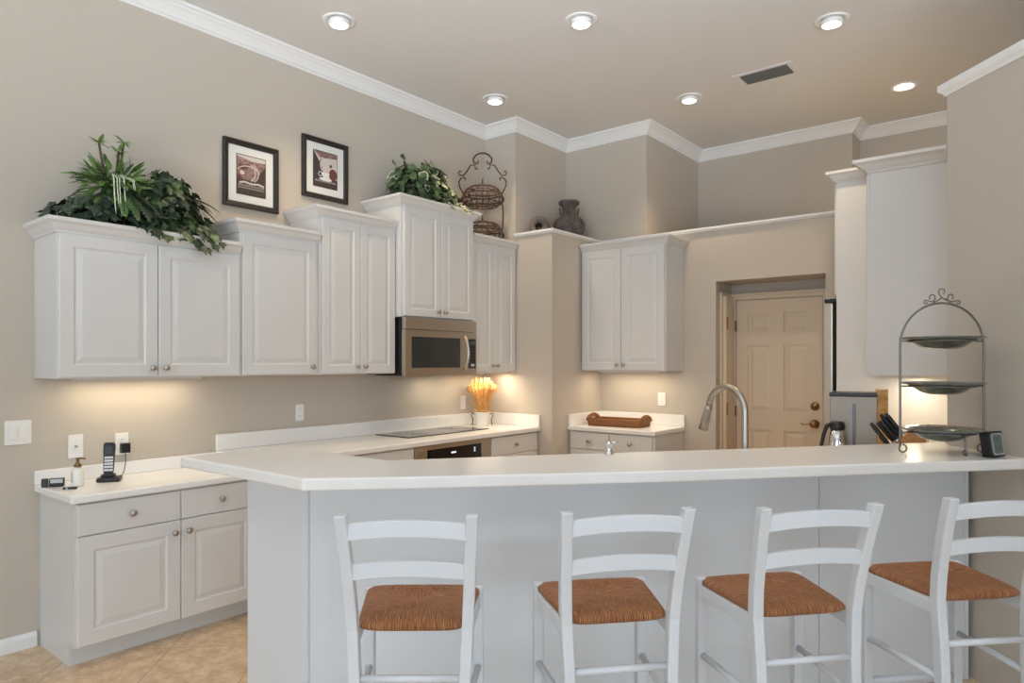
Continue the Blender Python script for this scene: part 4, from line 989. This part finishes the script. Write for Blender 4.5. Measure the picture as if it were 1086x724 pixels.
T4 = 1.803+0.86
t = thing('potted_ivy', 'bright variegated ivy in pot on the highest cabinet', 'plant', (0,0,0))
cx_, cy_ = -3.96, 3.72
MB().lathe([(0,0),(0.07,0),(0.085,0.12),(0.09,0.125),(0.08,0.125),(0,0.11)], 24).xf(Matrix.Translation((cx_,cy_,T4+0.001))).build('basket', 'basket', t)
lm, sm = MB(), MB()
foliage_mound(lm, (cx_+0.04, cy_-0.02, T4+0.12), 0.19, 0.30, 0.24, 340, 0.074, HEART, (0,1,), lo=-0.35, edge=2, edge_p=0.14)
foliage_mound(lm, (cx_+0.06, cy_+0.20, T4+0.07), 0.16, 0.18, 0.14, 110, 0.065, HEART, (0,1), lo=-0.3, edge=2, edge_p=0.5)
for dy, dz in ((-0.19,0.38),(-0.10,0.35),(0.10,0.42),(0.16,0.38),(0.28,0.32),(-0.26,0.30)):
    trail(lm, sm, [(cx_, cy_+dy*0.4, T4+0.15),(cx_+0.02, cy_+dy*0.8, T4+dz*0.8),(cx_+0.03, cy_+dy*1.05, T4+dz)], 0.062, HEART, (0,1), 0.045, 2, 0.2)
for dy in (0.15, 0.30, 0.40):
    trail(lm, sm, [(cx_+0.12, cy_+dy*0.8, T4+0.06),(cx_+0.22, cy_+dy-0.06, T4+0.06),(-3.69, cy_+dy-0.06, T4+0.01)], 0.06, HEART, (0,1), 0.025, 2, 0.5)
lm.build('ivy_leaves', ['leaf2','leaf','stripe'], t, recalc=False); sm.build('stems', 'stem', t)

# ------------------------------------------------------------------ wire baskets
T5 = 1.388+1.115
t = thing('wire_basket_stand', 'two tier rusty wrought iron wire basket stand in wall corner', 'basket stand', (-3.93, 4.447, T5+0.001), math.radians(39))
def wire_basket(zb):
    mb = MB(); rim, bell, foot = 0.135, 0.185, 0.125
    def ring(r, z, th=0.0045): mb.tube([(r*math.cos(2*PI*k/40), r*math.sin(2*PI*k/40)*0.90, z) for k in range(40)], th, 6, closed=True)
    ring(foot, zb+0.004); ring(bell, zb+0.062, 0.005); ring(0.165, zb+0.105, 0.006); ring(0.150, zb+0.035)
    for r, z in ((0.155,0.125),(0.115,0.165)): ring(r, zb+z)
    for k in range(20):   # curled scrolls round the side
        a = 2*PI*k/20; R_m = Matrix.Rotation(a, 4, 'Z'); st0 = len(mb.v)
        mb.tube([(foot, 0, zb+0.004),(0.165,0.010,zb+0.030),(0.186,0.014,zb+0.062),(0.176,0.0,zb+0.092),(0.165,-0.010,zb+0.105)], 0.0032, 5)
        mb.tube([(0.183+0.004*math.cos(q), 0.014*math.cos(q), zb+0.062+0.022*math.sin(q)) for q in [k2*PI/4 for k2 in range(8)]], 0.0026, 4, closed=True)
        mb.tube([(0.160,0,zb+0.122),(0.145,0.012,zb+0.146),(0.115,0,zb+0.165)], 0.003, 5)
        for i in range(st0, len(mb.v)): q = R_m @ Vector(mb.v[i]); mb.v[i] = (q.x, q.y*0.90, q.z)
    for k in range(8):
        a = 2*PI*k/8; mb.tube([(0,0,zb+0.004),(foot*math.cos(a), foot*0.9*math.sin(a), zb+0.004)], 0.003, 5); mb.tube([(0.115*math.cos(a), 0.1035*math.sin(a), zb+0.165),(0,0,zb+0.195)], 0.003, 5)
    mb.tube([(0,0,zb+0.19),(0,0,zb+0.245)], 0.006, 6)
    return mb
wire_basket(0.0).build('lower_basket', 'iron', t); wire_basket(0.315).build('upper_basket', 'iron', t)
mb = MB()
hl = [(-0.060,0,0.690),(-0.078,0,0.705),(-0.080,0,0.735),(-0.055,0,0.765),(-0.020,0,0.780),(0.020,0,0.780),(0.055,0,0.765),(0.080,0,0.735),(0.078,0,0.705),(0.060,0,0.690)]
mb.tube(hl, 0.0075, 8)
for s_ in (-1, 1):
    mb.tube([(s_*0.045,0,0.715),(s_*0.036,0,0.700),(s_*0.045,0,0.688),(s_*0.066,0,0.692),(s_*0.080,0,0.710)], 0.005, 6)
    mb.tube([(s_*0.045,0,0.655),(s_*0.050,0,0.640),(s_*0.064,0,0.650),(s_*0.064,0,0.680),(s_*0.105,0,0.675),(s_*0.135,0,0.625),(s_*0.165,0,0.588),(s_*0.200,0,0.590),(s_*0.210,0,0.610),(s_*0.198,0,0.628),(s_*0.185,0,0.618)], 0.006, 6)
    mb.tube([(s_*0.155,0,0.545),(s_*0.148,0,0.562),(s_*0.165,0,0.572),(s_*0.190,0,0.560),(s_*0.206,0,0.530),(s_*0.200,0,0.490),(s_*0.166,0,0.423)], 0.006, 6)
    mb.tube([(s_*0.150,0,0.352),(s_*0.172,0,0.335),(s_*0.178,0,0.28),(s_*0.176,0,0.14),(s_*0.165,0,0.105)], 0.0065, 6)
mb.build('scroll_frame', 'iron', t)

# ------------------------------------------------------------------ pots on the plant ledge
ZLg = LEDGE+0.0335
t = thing('clay_urn', 'round weathered grey clay urn with ring handles on ledge corner', 'urn', (-3.56,5.235,ZLg-0.032), 0)
pr = [(0,0),(0.075,0),(0.082,0.012),(0.118,0.055),(0.145,0.115),(0.146,0.155),(0.125,0.205),(0.085,0.240),(0.062,0.262),(0.060,0.30),(0.068,0.330),(0.094,0.350),(0.098,0.368),(0.092,0.376),(0.078,0.370),(0.060,0.345),(0.052,0.30),(0,0.28)]
MB().lathe(pr, 40).build('body', 'urn', t)
for k, a in enumerate((math.radians(39+6), math.radians(39+186), math.radians(-60))):
    c_ = Vector((math.cos(a), math.sin(a), 0)); tg = Vector((-c_.y, c_.x, 0)); cc = c_*0.083+Vector((0,0,0.285))
    MB().tube([cc + tg*0.020*math.cos(2*PI*q/18) + Vector((0,0,0.028*math.sin(2*PI*q/18))) + c_*0.004*math.sin(2*PI*q/18) for q in range(18)], 0.0065, 8, closed=True).build('ring_handle', 'urn', t)
t = thing('clay_jar', 'tan clay jar lying on its side, mouth outward, beside the urn', 'jar', (-3.605,4.865,ZLg-0.032+0.082), 0)
pr = [(0,0),(0.05,0.0),(0.072,0.03),(0.082,0.08),(0.078,0.125),(0.062,0.15),(0.058,0.160),(0.078,0.172),(0.082,0.184),(0.076,0.192),(0.040,0.190),(0.028,0.180),(0.026,0.10),(0,0.09)]
fd = Vector((0.36,-0.93,0)).normalized(); q_ = Vector((0,0,1)).rotation_difference(fd).to_matrix().to_4x4()
TJ = Matrix.Translation(-fd*0.10) @ q_
MB().lathe(pr, 36).xf(TJ).build('body', 'jug', t)
MB().lathe([(0.026,0.178),(0.034,0.192),(0.050,0.198),(0.078,0.196),(0.086,0.186),(0.084,0.168),(0.079,0.168)], 36).xf(TJ).build('rim', 'urn', t)
MB().lathe([(0,0.1915),(0.027,0.1915),(0.030,0.193),(0.033,0.1925)], 24).xf(TJ).build('mouth', 'black', t)  # black disc stands in for the shade inside the jar opening

# ------------------------------------------------------------------ recessed ceiling lamps and vent
def can_light(label, x, y, eyeball=True):
    t = thing('recessed_lamp', label, 'ceiling lamp', (x, y, CEIL), 0, 'recessed ceiling lamps')
    MB().lathe([(0.066,-0.001),(0.066,-0.006),(0.092,-0.010),(0.100,-0.008),(0.103,-0.001)], 40).build('trim_ring', 'trim', t)
    if eyeball:
        MB().lathe([(0.066,-0.004),(0.066,-0.020),(0.062,-0.032),(0.056,-0.034),(0.054,-0.028)], 40).build('eyeball', 'trim', t)
        MB().lathe([(0,-0.0345),(0.030,-0.0345),(0.055,-0.030)], 32).build('lens', 'lamp', t)
    else:
        MB().lathe([(0,-0.0075),(0.040,-0.0075),(0.066,-0.006)], 32).build('lens', 'lamp', t)
    l = bpy.data.lights.new('lamp_beam', 'SPOT'); l.energy = CAN_W; l.color = (1.0, 0.76, 0.50); l.spot_size = math.radians(104); l.spot_blend = 0.7; l.shadow_soft_size = 0.05
    o = bpy.data.objects.new('lamp_beam', l); COL.objects.link(o); o.location = (x, y, CEIL-0.045)
can_light('recessed ceiling lamp nearest the ceiling edge above the greenery', -3.53, 2.64)
can_light('recessed ceiling lamp in the top middle of the view', -2.35, 3.59)
can_light('recessed ceiling lamp nearest the right wall slab, in front of vent', -1.133, 4.577)
can_light('recessed ceiling lamp in front of the wire basket corner', -3.594, 4.219)
can_light('recessed ceiling lamp between the vent and the zigzag crown', -2.36, 5.192)
can_light('flush recessed ceiling lamp above the right crowned cabinets', -0.968, 6.028, False)

t = thing('ceiling_vent', 'grey louvred air vent in the ceiling', 'vent', (-1.722, 5.13, CEIL), math.radians(0))
mb = MB()
for a in ((-0.215,0.215,-0.125,-0.092),(-0.215,0.215,0.092,0.125),(-0.215,-0.172,-0.092,0.092),(0.172,0.215,-0.092,0.092)): mb.box(a[0],a[1],a[2],a[3],-0.008,-0.001)
mb.build('frame', 'ceiling', t, bevel=0.002)
MB().box(-0.172, 0.172, -0.092, 0.092, -0.003, -0.001).build('duct', 'vent_dark', t)
for k in range(5):
    y = -0.072+0.036*k; MB().add([(-0.17,y-0.010,-0.004),(0.17,y-0.010,-0.004),(0.17,y+0.006,-0.013),(-0.17,y+0.006,-0.013),(-0.17,y-0.008,-0.003),(0.17,y-0.008,-0.003),(0.17,y+0.008,-0.012),(-0.17,y+0.008,-0.012)], [(0,1,2,3),(7,6,5,4),(0,4,5,1),(1,5,6,2),(2,6,7,3),(3,7,4,0)]).build('louvre', 'vent_slat', t)

# ------------------------------------------------------------------ under-cabinet lights
def under(label, x, y, z, sx, sy, watts, rz):
    t = thing('undercabinet_light', label, 'light', (x, y, z), rz)
    MB().box(-sx/2-0.02, sx/2+0.02, -sy/2-0.012, sy/2+0.012, -0.016, -0.001).build('housing', 'cab', t)
    l = bpy.data.lights.new('strip', 'AREA'); l.shape = 'RECTANGLE'; l.size = sx; l.size_y = sy; l.energy = watts; l.color = (1.0, 0.84, 0.60)
    o = bpy.data.objects.new('strip', l); COL.objects.link(o); o.location = (x, y, z-0.018); o.rotation_euler = (0, 0, rz)
under('slim light under the widest wall cabinet', -4.02, 1.66, 1.388, 0.62, 0.05, UNDER_W*1.3, R90)
under('slim light under wall cabinet over the straw sheaf', -3.88, 4.44, 1.388, 0.44, 0.05, UNDER_W*2.5, R90)
under('slim light under wall cabinet over the wicker tray', -2.97, 5.31, 1.395, 0.56, 0.05, UNDER_W*1.9, 0)
under('slim light under white wall cabinet behind the plate stand', -0.74, 4.92, 1.388, 0.24, 0.05, UNDER_W*1.2, R90)
under('small lamp under the microwave over cooktop', -3.98, 3.95, 1.370, 0.20, 0.05, UNDER_W*0.5, R90)
